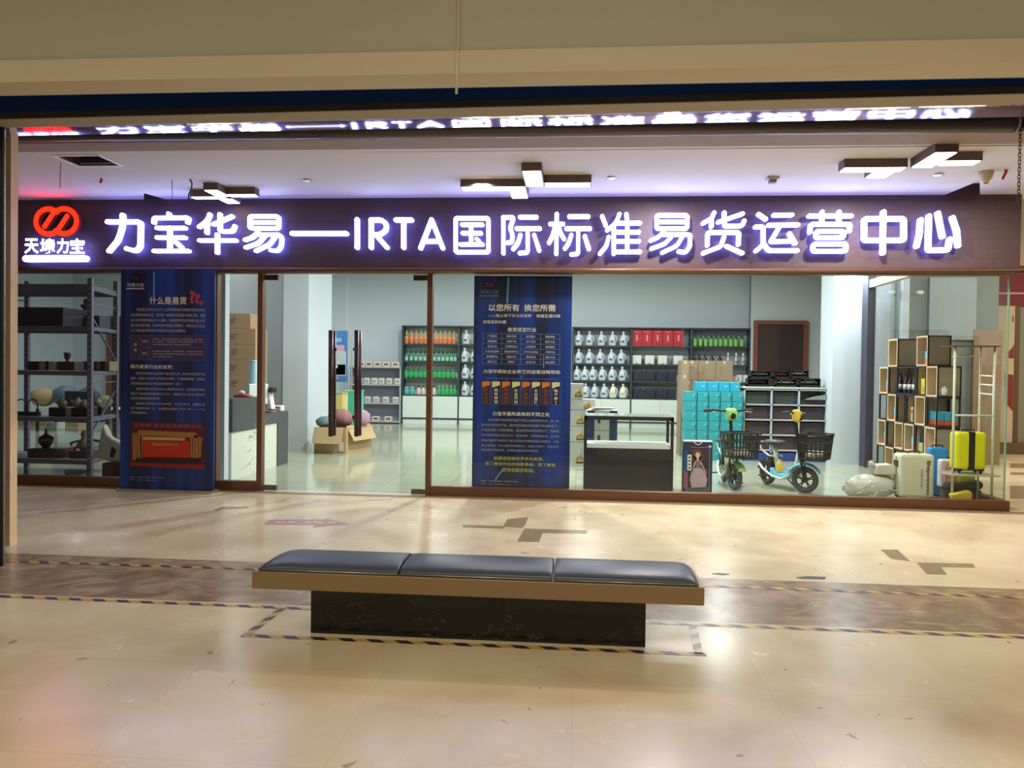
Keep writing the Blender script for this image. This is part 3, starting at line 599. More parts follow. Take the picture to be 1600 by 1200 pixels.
# ================================================================ banners
def rect(mb, x0, y0, x1, y1, Y, m, d=.0006):
    a, b = at(x0, y0, Y), at(x1, y1, Y); mb.box(a.x, b.x, Y, Y+d, b.z, a.z, m)
def pline(mb, x0, y0, x1, y1, Y, m, w=.5):
    a, b = at(x0, y0, Y), at(x1, y1, Y); mb.bar(a, b, .0008, w/1200*Y, m, (0, 0, 1)) if abs(b.x-a.x) > .01 else mb.bar(a, b, w/1200*Y, .0008, m, (0, 1, 0))
def lines(mb, rows, x0, x1, Y, m, slope=.013):
    for y, h, s, ind, end in rows:
        a = x0+ind; b = x0+(x1-x0)*end
        pxtext(mb, s, a, y-h/2+(a-x0)*slope, b, y+h/2+(b-x0)*slope, Y, m, .004)
Y = 8.52
ban = thing('banner_stand', 'blue printed banner with red stage picture standing in front of the glass', 'banner', (0, 0, 0))
mb = MB(); a = at(190.5, 421.5, Y+.02); b = at(334.5, 765.5, Y+.02); mb.box(a.x, b.x, Y+.003, Y+.03, .03, a.z, BANNER)
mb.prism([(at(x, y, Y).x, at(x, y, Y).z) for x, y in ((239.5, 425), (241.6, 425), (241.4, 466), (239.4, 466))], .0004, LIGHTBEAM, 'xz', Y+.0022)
mb.obj('panel', ban)
mb = MB(); mb.box(a.x-.01, b.x+.01, Y-.06, Y+.12, 0, .03, STEEL); mb.obj('base', ban)
mb = MB(); pxtext(mb, '什么是易货', 233.5, 463.5, 291.5, 476, Y, CREAMTXT, .014); mb.obj('heading', ban)
mb = MB()
for g, (x0, y0, x1, y1, r) in zip('???', ((296, 454, 305, 474, 0), (304, 459, 313, 474, 0), (309, 470, 319, 477, 0))): pxtext(mb, g, x0, y0, x1, y1, Y, REDTXT, .04)
mb.obj('question_marks', ban)
mb = MB(); logo(mb, 203-49*.0, 427-0, 38, Y, mat('dim_logo_red', (150, 70, 96), .5), REDTXT, 50, .001) if 0 else None
def small_logo(x0, y0, k, Y, m, txt):
    mb = MB(); ww = .9*k/20/1200*Y*20
    def arc(cx, cy, r, a0, a1, n=18): return [(cx+r*math.cos(math.radians(a0+(a1-a0)*i/n)), cy-r*math.sin(math.radians(a0+(a1-a0)*i/n))) for i in range(n+1)]
    for p in (arc(6.0, 6, 4.9, 48, 312), arc(12.5, 6, 4.9, -132, 132), [(8.2, 2.8), (4.6, 8.2)], [(13.8, 4), (10.2, 9.2)]):
        stroke(mb, [at(x0+x*k, y0+y*k, Y) for x, y in p], 1.6*k/1200*Y, Y, Y+.0008, m, m, 6)
    pxtext(mb, '天境力宝', x0-3.5*k, y0+13.5*k, x0+22*k, y0+19*k, Y, txt, .02)
    rect(mb, x0-4*k, y0+20.6*k, x0+22.5*k, y0+22.6*k, Y, txt)
    return mb
small_logo(201.5, 428, 1.06, Y, mat('dim_rose_print', (128, 62, 92), .5), GREYTXT).obj('emblem', ban)
B1 = ['易货是以易货企业(个人)将手里现金流滞销的商品和服务', '务以易货贸易的方式，进行统一的竞争的新商品与服务交易，根据', '各方的不同的商品及个人需求，利用易货的形式来解决企业的', '库存积压等问题，打破传统的贸易交易模式，实现企业与企业', '业之间的易货贸易不用现金流的商业新模式。']
mb = MB(); lines(mb, [(483.5, 4.6, B1[0], 9.5, 1), (491.8, 4.6, B1[1], 0, 1), (500, 4.6, B1[2], 0, 1), (508, 4.6, B1[3], 0, 1), (516, 4.6, B1[4], 0, .75)], 204, 320.5, Y, GREYTXT)
pxtext(mb, '现代易货行业的发展：', 203.5, 569.5, 271, 577, Y, CREAMTXT, .012)
B2 = ['现代易货的是以企业和商户通过易货公司，来进行交换各种产品', '服务，使各大企业扩大市场的占有率。扩展营销渠道，使商品', '交换的新型商业模式是以产品和服务换得的资产，达到', '全球500强企业中有65%以上都是易货企业，全球易货交易额', '相当于全球贸易总额的百分之三十，美国50%以上的企业都参加', '公司参与国际国内易货贸易。', '我国易货贸易在近年500强，今后五年内，我国企业', '客户规模将突破一亿，占全国企业总数上的每一家——一个占', '市场总额20%。']
ys = [583.2, 591, 599, 607.3, 615, 622.3, 630.5, 638, 644.5]; inds = [8.5, 0, 0, 8.5, 0, 0, 8.5, 0, 0]; ends = [1, 1, .66, 1, 1, .4, 1, 1, .23]
lines(mb, [(y, 4.4, s, i, e) for y, s, i, e in zip(ys, B2, inds, ends)], 204, 320, Y, GREYTXT)
pxtext(mb, '电话：13661234506  13901234567', 203, 744.3, 257, 747.6, Y, GREYTXT); pxtext(mb, '网址：www.tianjinglibao.com', 203, 748.6, 247, 751.6, Y, GREYTXT)
mb.obj('body_text', ban)
mb = MB(); TB = mat('table_plum_print', (66, 54, 96), .5); GR = mat('table_line_print', (104, 92, 136), .5)
rect(mb, 203.5, 523.5, 320.5, 563.5, Y+.001, TB)
for x0, y0, x1, y1 in ((203.5, 523.3, 320.5, 524.6), (203.5, 562.3, 320.5, 563.8), (219, 542.5, 320.5, 544)): pline(mb, x0, y0, x1, y1, Y, GR, .6)
for x in (203.5, 219, 234, 320.3): pline(mb, x, 523.5, x-.1, 563, Y, GR, .6)
pxtext(mb, '类', 209, 536, 213.8, 541, Y, GREYTXT, .02); pxtext(mb, '型', 209, 544.5, 213.8, 549, Y, GREYTXT, .02); pxtext(mb, '传统', 222, 531, 230.5, 535.5, Y, GREYTXT, .01); pxtext(mb, '现代', 222, 550, 230.5, 554.5, Y, GREYTXT, .01)
lines(mb, [(529.5, 2.4, '以物易物，一种商品与另一种商品交换，商品的直接交换，古老而传统', 0, 1), (533.5, 2.6, '的、古典易货，一种商品与另一种商品进行物物交换交易，双方', 0, 1), (538, 2.4, '具有局限性的商品交换方式受时间地点的限制', 0, .76), (548.5, 2.4, '现代易货以货币为结算，不使用现金交换，以易货额度为计算交易', 0, 1), (552.7, 2.6, '形成以多边的交易模式的新型的贸易方式，以解决企业的库存', 0, 1), (557, 2.4, '产品，创造价值，易货通。', 0, .4)], 238.5, 317, Y, GREYTXT)
mb.obj('table_print', ban)
# stage picture on the banner
mb = MB(); ST = {k: mat('stage_'+k, c, .5) for k, c in dict(wine=(92, 26, 40), gold=(170, 122, 66), gold2=(140, 98, 54), amber=(200, 160, 96), red=(190, 44, 34), darkred=(150, 34, 30), crowd=(46, 26, 38), bright=(206, 70, 50)).items()}
def pic(pts, m, k=0): mb.prism([(at(x, y, Y).x, at(x, y, Y).z) for x, y in pts], .0005, m, 'xz', Y+.002-.0005*k)
pic(((204, 658), (319, 662), (320, 733), (203, 727)), ST['wine'])
pic(((206, 676), (217, 676), (220, 718), (208, 720)), ST['gold2'], 1); pic(((303, 680), (317, 684), (312, 716), (300, 716)), ST['gold2'], 1)
pic(((215, 672), (306, 676), (309, 684), (217, 680)), ST['gold'], 1); pic(((223, 682), (289, 684), (289, 690), (223, 688)), ST['amber'], 2)
for x in (207, 211, 216, 221): pic(((x, 680), (x+2.4, 680), (x+2.0, 717), (x+.2, 717)), ST['gold'], 2)
for x in (297, 301, 306, 311): pic(((x, 683), (x+2.6, 684), (x+2.8, 715), (x+.4, 715)), ST['gold'], 2)
pic(((223, 687.5), (295, 689), (297, 715), (222, 714)), ST['red'], 2); pic(((212, 716), (313, 718), (314, 724), (211, 723)), ST['crowd'], 3); pic(((203.5, 723), (319.5, 726), (319.5, 733), (203.3, 728)), ST['darkred'], 3)
for i in range(22): x = 214+i*4.6; pic(((x, 717), (x+1, 714+i % 3), (x+2.2, 714.5), (x+3, 718)), ST['crowd'], 3)
pxtext(mb, '互联网·易货贸易高峰论坛', 209, 661, 315, 669.5, Y, mat('stage_title_print', (150, 96, 104), .5), .01); pxtext(mb, '国际易货贸易大会', 238, 691.5, 278, 697.5, Y, ST['amber'], .01)
for y in (701, 704, 708): pline(mb, 246, y, 272, y+.3, Y+.0005, ST['bright'], .7)
mb.obj('stage_picture', ban)
# second banner, standing just behind the glass
Y = 8.875
ban = thing('banner_stand', 'blue printed banner with orange flags and yellow script behind the glass', 'banner', (0, 0, 0))
mb = MB(); a = at(741.5, 431, Y+.02); b = at(889.5, 760, Y+.02); mb.box(a.x, b.x, Y+.003, Y+.03, .0, a.z, BANNER)
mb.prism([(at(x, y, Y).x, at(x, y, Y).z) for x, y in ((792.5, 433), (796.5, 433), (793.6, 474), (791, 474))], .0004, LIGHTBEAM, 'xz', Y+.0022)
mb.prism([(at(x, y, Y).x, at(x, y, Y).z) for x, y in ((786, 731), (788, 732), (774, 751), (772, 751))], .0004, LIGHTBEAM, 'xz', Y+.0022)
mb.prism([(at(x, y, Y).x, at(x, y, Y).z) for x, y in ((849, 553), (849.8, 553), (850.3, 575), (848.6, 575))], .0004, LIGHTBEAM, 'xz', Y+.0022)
mb.obj('panel', ban)
mb = MB(); pxtext(mb, '以您所有', 763.5, 475, 811.5, 486.5, Y, CREAMTXT, .014); mb.obj('heading', ban); mb = MB(); pxtext(mb, '换您所需', 819, 475.5, 868, 487, Y, CREAMTXT, .014); mb.obj('heading', ban); mb = MB(); pxtext(mb, '易货适宜行业', 793, 511.5, 838, 518.7, Y, CREAMTXT, .014); mb.obj('heading', ban); mb = MB()
pxtext(mb, '力宝华易给企业带来的运营战略帮助', 755, 577, 875, 584.7, Y, CREAMTXT, .014); mb.obj('heading', ban); mb = MB(); pxtext(mb, '力宝华易所具有的不同之处', 769.5, 643, 859, 651, Y, CREAMTXT, .014); mb.obj('heading', ban)
small_logo(754, 438, 1.12, Y, mat('rose_logo_print', (206, 74, 112), .5), mat('mid_grey_print', (128, 134, 160), .5)).obj('emblem', ban)
mb = MB(); pxtext(mb, '——线上线下多元化发展', 762, 490.5, 830.5, 496, Y, CREAMTXT, .01); mb.obj('subtitle', ban); mb = MB(); pxtext(mb, '快速互通对接', 838, 491, 875.5, 496.5, Y, CREAMTXT, .01); mb.obj('subtitle', ban); mb = MB(); pxtext(mb, '实现互利共赢', 755, 500.3, 791, 505.8, Y, CREAMTXT, .01); mb.obj('subtitle', ban); mb = MB()
B3 = ['力宝华易平台采用的是线下和线上的综合型方式。线上有', '自己独立的APP平台，商料易有现金交易易是不变的情况下，', '只增加的另一种营销渠道，通过易货所成交的新客户，后续还', '可以促成现金交易的客户。减灾开源，节省现金支出，企业利', '用自己富有产品和生产能力来购买所需要的商品和服务，大限', '度少用现金。为企业赢得资金融杠杆，激活不良资产，利息额任', '商品进行回收变现，获得现金新回流的等机会']
lines(mb, [(y, 4.6, s, i, e) for y, s, i, e in zip([656, 664, 672, 680, 688.3, 696.3, 703.2], B3, [9.5, 0, 0, 0, 0, 0, 0], [1, .985, 1, 1, 1, 1, .735])], 752.5, 873, Y, mat('soft_grey_print', (176, 174, 178), .5))
mb.obj('body_text', ban); mb = MB(); pxtext(mb, '电话：13661234506  13901234567', 752, 750, 809, 753.5, Y, CREAMTXT); mb.obj('contact_text', ban); mb = MB(); pxtext(mb, '网址：www.tianjinglibao.com', 752, 755, 798, 758, Y, CREAMTXT); mb.obj('contact_text', ban)
mb = MB(); pxtext(mb, '如果您您拥有更多的资源，', 771.5, 713, 849.5, 720.5, Y, YELTXT, .01); mb.obj('script_line', ban); mb = MB(); pxtext(mb, '您了解现代化的创新思维，您了解易', 758, 721.5, 867.5, 729.5, Y, YELTXT, .01); mb.obj('script_line', ban); mb = MB(); pxtext(mb, '货将您联系和信。', 785, 731, 835, 738.5, Y, YELTXT, .01); mb.obj('script_line', ban)
mb = MB()
tys = [520.8, 528.6, 536.7, 544.5, 552.5, 560.5, 568.5]
for i, y in enumerate(tys): pline(mb, 754, y, 874.5-i*.1, y+1.5, Y, LINEB, .7)
for x in (754.3, 784.3, 814.3, 844.8, 875): pline(mb, x, 520.8+(x-754)*.013, x-.6, 568.5+(x-754)*.013, Y, LINEB, .7)
cells = [['广告建材', '国际贸易', '百货酒水', '电器电脑'], ['保健器材', '日用产品', '水产行业', '医疗行业'], ['食品行业', '影视制品业', '日用百货', '健身器具'], ['水泥沙石钢材', '家居装修行业', '乡村办公用品', '汽修行业'], ['游戏娱乐业', '酒店行业', '教育培训', '酒业行业'], ['餐饮行业', '房地产', '旅游行业', '商业置物']]
for r, row in enumerate(cells):
    for c, s in enumerate(row):
        cx = 769+c*30.2; w2 = 1.85*len(s); y = 525+r*8+c*.4; pxtext(mb, s, cx-w2, y-1.8, cx+w2, y+1.9, Y, CREAMTXT, .0)
mb.obj('table_print', ban)
mb = MB()
pline(mb, 814.5, 586, 814.4, 591.5, Y, LINEB, 1.2); pline(mb, 759.5, 591, 868, 592.5, Y, LINEB, .7)
words = ['解决库存', '高效营销', '易货融资', '企业风控', '广告传播', '企业直播', '品牌打造', '电子商务']
for i, wd in enumerate(words):
    x = 753.3+i*15.6; y = 596+i*.2; o = i % 2 == 0
    pline(mb, x+6.2, 591.5, x+6.2, 596, Y, LINEB, .6)
    mb.prism([(at(px, py, Y).x, at(px, py, Y).z) for px, py in ((x, y), (x+12.2, y), (x+12.2, y+35.5), (x, y+35.5))], .0004, mat('flag_plum_print', (58, 44, 66), .5) if o else DKNAVY, 'xz', Y+.0020)
    for e in ((x, y+7, x, y+35.5), (x+12.2, y+7, x+12.2, y+35.5)): pline(mb, *e, Y, BRN2 if o else LINEB, .6)
    pline(mb, x, y+35.5, x+12.2, y+35.6, Y, BRN2 if o else LINEB, .6)
    mb.prism([(at(px, py, Y).x, at(px, py, Y).z) for px, py in ((x, y), (x+12.4, y), (x+12.4, y+5.6), (x, y+9.6))], .0004, ORG if o else CRM2, 'xz', Y+.0012)
    for k, ch in enumerate(wd): pxtext(mb, ch, x+3, y+10.4+k*6.2, x+9.2, y+15.6+k*6.2, Y, BRN2 if o else CREAMTXT, .015)
mb.obj('flag_chart', ban)
# ================================================================ shop interior: wall shelving units
SF = 20.55                      # front plane of the wall units
def zs(y, Y=SF, x=860): return at(x, y, Y).z
bays = [627, 715, 803, 893, 984.5, 1078, 1171.5]
top_z = zs(508.5, x=650); sh_z = [zs(y, x=650) for y in (537, 564.5, 590.5, 617)]; cab_z = zs(654.5, x=650)
for i in range(6):
    if i == 2: continue
    x0, x1 = at(bays[i], 600, SF).x, at(bays[i+1], 600, SF).x
    lb = ['wall shelf unit with orange and green bottles, leftmost of the dark-edged units', 'wall shelf unit right of the orange bottle unit, mostly behind the blue banner', '',
          'wall shelf unit filled with white laundry jugs right of the blue banner', 'wall shelf unit with five red boxes on its top shelf', 'wall shelf unit with tall green bottles beside the dark door'][i]
    t = thing('wall_shelf', lb, 'shelf unit', (x0, SF, 0), group='dark-edged shelf units along the back wall')
    W = x1-x0; mb = MB(); e = .045
    mb.box(0, e, 0, .38, 0, top_z, SHLINE); mb.box(W-e*.6, W, 0, .38, 0, top_z, SHLINE) if i == 5 else None; mb.box(0, W, 0, .38, top_z-.035, top_z, SHLINE); mb.obj('frame', t)
    mb = MB(); mb.box(e, W, .36, .38, .1, top_z-.03, SHBACK if i in (2, 3, 4, 5) else mat('shelf_back_light', (196, 200, 196), .8)); mb.obj('back_panel', t)
    for z in sh_z: mb = MB(); mb.box(e, W, 0, .36, z-.03, z, SHLINE); mb.obj('shelf', t)
    mb = MB(); mb.box(e, W, .0, .36, cab_z+.04, sh_z[3]-.03, SHWHITE); mb.box(e+(W-e)/2-.004, e+(W-e)/2+.004, -.002, 0, cab_z+.05, sh_z[3]-.04, SHBACK); cb = mb.obj('cabinet', t)
    mb = MB(); mb.box(e, W, .005, .3, cab_z, cab_z+.04, SHLINE); mb.box(e, W, .03, .3, 0, cab_z, SHWHITE); mb.obj('plinth', t)
UN = ['on the wall unit above the green bottles', '']
LV = sh_z
SY2 = SF+.09
def spots(xs, z, Y=SY2): return [(at(x, 600, Y).x, Y, z+.001) for x in xs]
def bottle(name, label, cat, prof, m, capprof, cm, sx=1, sy=1, lab=None):
    t = thing(name, label, cat)
    mb = MB(); mb.lathe(prof, (0, 0, 0), m, 12, sx, sy); mb.obj('body', t)
    mb = MB(); mb.lathe(capprof, (0, 0, 0), cm, 10); mb.obj('cap', t)
    if lab:
        mb = MB(); r, z0, z1, lm = lab; n = 6
        a = [(r*1.02*math.cos(PI+PI*(.2+.6*k/n)), r*1.02*math.sin(PI+PI*(.2+.6*k/n))) for k in range(n+1)]
        A = mb.add([(x*sx, y*sy, z0) for x, y in a]); B = mb.add([(x*sx, y*sy, z1) for x, y in a])
        for k in range(n): mb.face([A+k, A+k+1, B+k+1, B+k], lm, True)
        mb.obj('sticker', t)
    return t
OB = mat('orange_soap', (240, 160, 92), .4); OC = mat('amber_cap', (226, 186, 96), .4)
p = bottle('soap_bottle', 'x', 'bottle', [(.055, 0), (.065, .02), (.065, .16), (.05, .2), (.022, .22)], OB, [(.02, .2), (.024, .3), (.01, .36)], OC, .82, .6, (.065, .03, .14, mat('orange_sticker', (236, 112, 60), .5)))
xs = [634.5, 642, 649.5, 657, 664, 680.5, 687.5, 694.5, 701.5, 708.5]
place_row(p, spots(xs, LV[0]), ['orange soap bottle, %s from the left on the top shelf of leftmost wall unit' % ORD[i] for i in range(10)], 'orange soap bottles')
GC = mat('dark_green_cap', (28, 84, 66), .4); GB = mat('pale_green_bottle', (150, 205, 180), .3)
p = bottle('detergent_bottle', 'x', 'bottle', [(.06, 0), (.068, .02), (.068, .14), (.05, .22), (.025, .24)], mat('deep_green_bottle', (60, 128, 100), .35), [(.03, .22), (.034, .3), (.018, .33)], GC, .78, .6, (.068, .02, .13, GB))
xs = [635, 642.3, 649.5, 656.5, 663.5, 678.5, 685.2, 691.8, 698.4, 705, 711]
place_row(p, spots(xs, LV[1]), ['green bottle with dark cap, %s from left on second shelf of leftmost wall unit' % ORD[i] for i in range(11)], 'dark-capped green bottles')
G2 = mat('bright_green_liquid', (52, 176, 96), .3)
p = bottle('soap_tub', 'x', 'bottle', [(.06, 0), (.068, .02), (.068, .15), (.055, .19)], G2, [(.05, .185), (.052, .23), (.04, .235)], mat('mid_green_cap', (46, 150, 84), .4), .82, .7)
xs = [634.5, 642, 649.5, 657, 664, 679, 686, 693, 700, 707.5]
place_row(p, spots(xs, LV[2]), ['bright green tub, %s from left on third shelf of leftmost wall unit' % ORD[i] for i in range(10)], 'bright green tubs')
p = bottle('blue_tub', 'x', 'bottle', [(.07, 0), (.078, .02), (.078, .14), (.06, .18)], mat('teal_tub', (86, 176, 178), .4), [(.06, .175), (.06, .21), (.05, .215)], mat('pale_teal_lid', (150, 204, 206), .4), 1, .7)
place_row(p, spots([635.5, 644], LV[3]), ['teal tub, %s of two at the left of the bottom shelf' % s for s in ('left', 'right')], 'teal tubs')
p = bottle('pump_bottle', 'x', 'bottle', [(.05, 0), (.055, .02), (.055, .17), (.03, .2)], mat('pale_pink_bottle', (220, 200, 190), .4), [(.012, .2), (.014, .24), (.035, .245), (.03, .26)], mat('brown_pump', (90, 60, 60), .4), 1, .7)
place_row(p, spots([654.5, 661.5, 678], LV[3]), ['pale pink pump bottle, %s beside the teal tubs on bottom shelf' % s for s in ('first', 'second', 'third')], 'pale pink pump bottles')
p = bottle('dish_soap_bottle', 'x', 'bottle', [(.05, 0), (.058, .02), (.058, .15), (.03, .2)], G2, [(.02, .2), (.024, .25), (.01, .27)], mat('green_tip', (120, 210, 120), .4), .85, .7)
place_row(p, spots([686, 692, 698.5, 705, 711], LV[3]), ['small green dish soap bottle, %s from left on the bottom shelf' % ORD[i] for i in range(5)], 'green dish soap bottles')
# laundry jugs
def jug(bm_, capm, labm, name='laundry_jug'):
    t = thing(name, 'x', 'laundry jug')
    mb = MB(); mb.lathe([(.085, 0), (.098, .015), (.098, .13), (.088, .2), (.058, .27), (.03, .305), (.028, .33)], (-.008, 0, 0), bm_, 14, 1, .55); mb.obj('body', t)
    mb = MB(); mb.tube([(.028, 0, .29), (.085, 0, .25), (.108, 0, .18), (.098, 0, .11)], .014, bm_, 6); mb.obj('handle', t)
    mb = MB(); mb.lathe([(.034, .32), (.034, .365), (.014, .38), (.01, .39)], (-.008, 0, 0), capm, 10); mb.obj('cap', t)
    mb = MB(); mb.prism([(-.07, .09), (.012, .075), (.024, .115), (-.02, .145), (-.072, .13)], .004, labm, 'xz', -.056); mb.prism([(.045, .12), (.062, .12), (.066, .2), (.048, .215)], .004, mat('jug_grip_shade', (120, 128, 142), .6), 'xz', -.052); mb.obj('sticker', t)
    return t
JB = mat('jug_white_blue', (206, 216, 226), .35)
p = jug(JB, mat('jug_cap_white', (222, 228, 232), .4), mat('jug_label_dark', (92, 96, 124), .5))
J = 'white laundry jug, %s from left on the %s shelf of the jug unit'
rows = [([903.5, 920.5, 939, 956.5, 973.5], 0, 'top'), ([904, 920.5, 937.5, 955, 970.5], 1, 'second'), ([901.5, 914, 926.5, 941, 956.5, 972.5], 2, 'third'), ([915.5, 929.5, 944.5], 3, 'bottom')]
for xs, l, nm in rows: place_row(p, spots(xs, LV[l]-.01*l*0), [J % (ORD[i], nm) for i in range(len(xs))], 'white laundry jugs')
J2 = 'white laundry jug seen between the brown door post and blue banner, on the %s shelf'
place_row(p, [s for l in range(4) for s in spots([726 if l == 1 else (728 if l == 0 else 727)], LV[l])], [J2 % n for n in ('top', 'second', 'third', 'bottom')], 'jugs left of the banner')
place_row(p, [s for l in (1, 2, 3) for s in spots([741], LV[l])], ['white laundry jug half hidden by the left edge of the blue banner, %s shelf' % n for n in ('second', 'third', 'bottom')], 'jugs behind the banner edge')
p2 = jug(mat('jug_cream', (232, 234, 214), .4), mat('jug_cap_cream', (236, 238, 222), .4), mat('jug_label_pale', (190, 190, 176), .5), 'cream_jug')
place_row(p2, spots([958.5, 974], LV[3]), ['cream laundry jug, %s of the two at the right end of bottom jug shelf' % s for s in ('left', 'right')], 'cream laundry jugs')
# red, white and black boxes
def block(name, label, cat, w_, d_, h_, m, parts=()):
    t = thing(name, label, cat); mb = MB(); mb.box(-w_/2, w_/2, 0, d_, 0, h_, m); mb.obj('carton', t, bev=.003)
    for nm, f in parts: q = MB(); f(q); q.obj(nm, t)
    return t
REDB = mat('red_gift_box', (196, 36, 52), .45); GOLDP = mat('pale_gold_print', (222, 170, 160), .5)
p = block('gift_box', 'x', 'box', .262, .2, zs(513.5, x=1030)-zs(540, x=1030)-.01, REDB, [('printed_mark', lambda q: (q.box(-.02, .02, -.003, 0, .14, .3, GOLDP), q.box(-.06, .06, -.003, 0, .37, .38, GOLDP), q.box(.128, .131, -.002, .2, .01, .4, mat('red_dark', (140, 26, 40), .5))))])
place_row(p, spots([994, 1010, 1026.3, 1042.5, 1059], LV[0]), ['tall red gift box, %s from left on the top shelf' % ORD[i] for i in range(5)], 'red gift boxes')
p = block('white_box', 'x', 'box', .235, .16, .235, mat('white_carton', (228, 234, 226), .5), [('printed_mark', lambda q: q.lathe([(.02, 0), (.02, .004)], (0, -.003, .012), SHLINE, 10, axis='y'))])
place_row(p, spots([994.5, 1014.5, 1034.5, 1059], LV[1]), ['small white box, %s from left below the red gift boxes' % ORD[i] for i in range(4)], 'small white boxes')
p = block('black_box', 'x', 'box', .225, .15, .275, mat('navy_black_carton', (38, 38, 56), .5), [('handle', lambda q: q.box(-.05, .05, -.006, 0, .245, .253, mat('light_grey_strap', (120, 124, 140), .5)))])
for l, nm in ((2, 'upper'), (3, 'lower')): place_row(p, spots([996, 1015, 1032, 1049.5], LV[l]), ['black gift box, %s from left in the %s row under the white boxes' % (ORD[i], nm) for i in range(4)], 'black gift boxes')
p = bottle('shampoo_bottle', 'x', 'bottle', [(.05, 0), (.056, .02), (.056, .22), (.04, .26), (.018, .27)], mat('dark_leaf_green', (52, 120, 58), .35), [(.03, .26), (.032, .29), (.01, .3)], mat('forest_cap', (30, 72, 44), .4), 1, .6, (.056, .02, .2, mat('lime_sticker', (134, 196, 100), .5)))
xs = [1085, 1093.5, 1101.8, 1109.8, 1117.3, 1125, 1132.8, 1141, 1148.5, 1158]
place_row(p, spots(xs, LV[0]), ['tall green shampoo bottle, %s from left on the top shelf by the door' % ORD[i] for i in range(10)], 'tall green shampoo bottles')
p = bottle('pump_dispenser', 'x', 'bottle', [(.05, 0), (.056, .02), (.056, .16), (.02, .2)], mat('black_bottle', (42, 42, 58), .35), [(.01, .2), (.012, .24), (.04, .245), (.04, .258)], BLK, 1, .6)
place_row(p, spots([1083, 1091.5, 1101, 1112, 1124], LV[1]), ['dark pump bottle, %s from left below the tall green bottles' % ORD[i] for i in range(5)], 'dark pump bottles')
p = bottle('spray_bottle', 'x', 'bottle', [(.035, 0), (.042, .02), (.04, .16), (.016, .24)], mat('clear_white_bottle', (206, 212, 218), .3), [(.014, .24), (.03, .28), (.012, .33)], WHT, 1, .6, (.042, .05, .12, mat('grey_sticker', (150, 152, 160), .5)))
place_row(p, spots([1137, 1149.5, 1160.3], LV[1]), ['slim white spray bottle, %s from left beside the dark pump bottles' % ORD[i] for i in range(3)], 'slim white spray bottles')
p = block('white_carton', 'white parcel on the third shelf right of the stacked brown cartons', 'box', .26, .2, .2, WHT, [('tape_strip', lambda q: q.box(-.02, .02, -.002, 0, 0, .2, SHBACK))]); p.location = spots([1160], LV[2])[0]
# grey low shelf rack with small wrapped goods
gx0, gx1 = at(545, 600, 20.5).x, at(626, 600, 20.5).x
gz = [at(590, y, 20.5).z for y in (573, 600.5, 629.5)]
t = thing('goods_shelf', 'grey open shelf rack with small wrapped goods left of the bottle unit', 'shelf', (gx0, 20.5, 0))
GSH = mat('grey_white_metal', (188, 190, 200), .5); mb = MB()
for x in (0, gx1-gx0-.03): mb.box(x, x+.03, 0, .35, 0, gz[0]+.02, GSH)
mb.obj('side_frame', t); mb = MB(); mb.box(0, gx1-gx0, .33, .35, 0, gz[0], mat('grey_back', (150, 152, 166), .8)); mb.obj('back_panel', t)
for z in gz+[.06]: mb = MB(); mb.box(0, gx1-gx0, -.02, .34, z-.03, z, GSH); mb.obj('shelf', t)
def wrapped(nm, label, c1, c2):
    t = thing(nm, label, 'wrapped goods'); mb = MB(); mb.box(-.085, .085, 0, .1, 0, .17, c1); mb.obj('wrap', t, bev=.03); mb = MB(); mb.box(-.05, .05, -.006, .0, .05, .12, c2); mb.obj('print', t); return t
p = wrapped('wrapped_towel', 'x', mat('wrap_cream', (214, 214, 202), .5), mat('wrap_print', (170, 160, 166), .6))
place_row(p, spots([561, 572.5, 584.5, 595.5, 607.5, 620.5], gz[1], 20.5), ['cream wrapped item, %s from left on the second shelf of the grey rack' % ORD[i] for i in range(6)], 'cream wrapped goods')
place_row(p, spots([560, 574, 587.5, 602.5, 618], gz[2], 20.5), ['cream wrapped item, %s from left on the third shelf of the grey rack' % ORD[i] for i in range(5)], 'cream wrapped goods')
def cookie(label):
    t = thing('snack_box', label, 'box'); mb = MB(); mb.box(-.1, .1, 0, .12, 0, .13, mat('box_cream', (218, 206, 192), .5)); mb.obj('carton', t, bev=.01); mb = MB(); mb.box(-.055, .055, -.005, 0, .045, .09, mat('box_dark_print', (96, 62, 58), .5)); mb.obj('print', t); return t
p = cookie('x')
place_row(p, spots([564, 576, 589.5, 603, 617.5], gz[0], 20.5), ['cream and brown snack box, %s from left on top of the grey rack' % ORD[i] for i in range(5)], 'cream and brown snack boxes')
place_row(p, spots([569.5, 587.5, 607], .06, 20.5), ['cream and brown snack box, %s from left on the lowest shelf of the grey rack' % ORD[i] for i in range(3)], 'cream and brown snack boxes')
# dark double door in the back wall
dx0, dx1 = at(1176, 600, 20.45).x, at(1260, 600, 20.45).x; dz = at(1218, 501, 20.45).z
DW = mat('red_brown_door_frame', (136, 80, 62), .45, noise=.15); DD = mat('dark_door_leaf', (74, 56, 56), .4)
mb = MB(); mb.box(dx0, dx0+.1, 20.4, 20.5, 0, dz-.1, DW); mb.box(dx1-.1, dx1, 20.4, 20.5, 0, dz-.1, DW); mb.box(dx0, dx1, 20.4, 20.5, dz-.1, dz, DW); d = struct('door_3', mb)
mb = MB(); mb.box(dx0+.1, (dx0+dx1)/2-.003, 20.44, 20.49, 0, dz-.1, DD); mb.obj('door_leaf', d); mb = MB(); mb.box((dx0+dx1)/2+.003, dx1-.1, 20.44, 20.49, 0, dz-.1, mat('dark_door_leaf_b', (62, 50, 56), .4)); mb.obj('door_leaf', d)
dx0, dx1 = at(166, 600, 20.9).x, at(205, 600, 20.9).x; dz = at(178, 494, 20.9).z
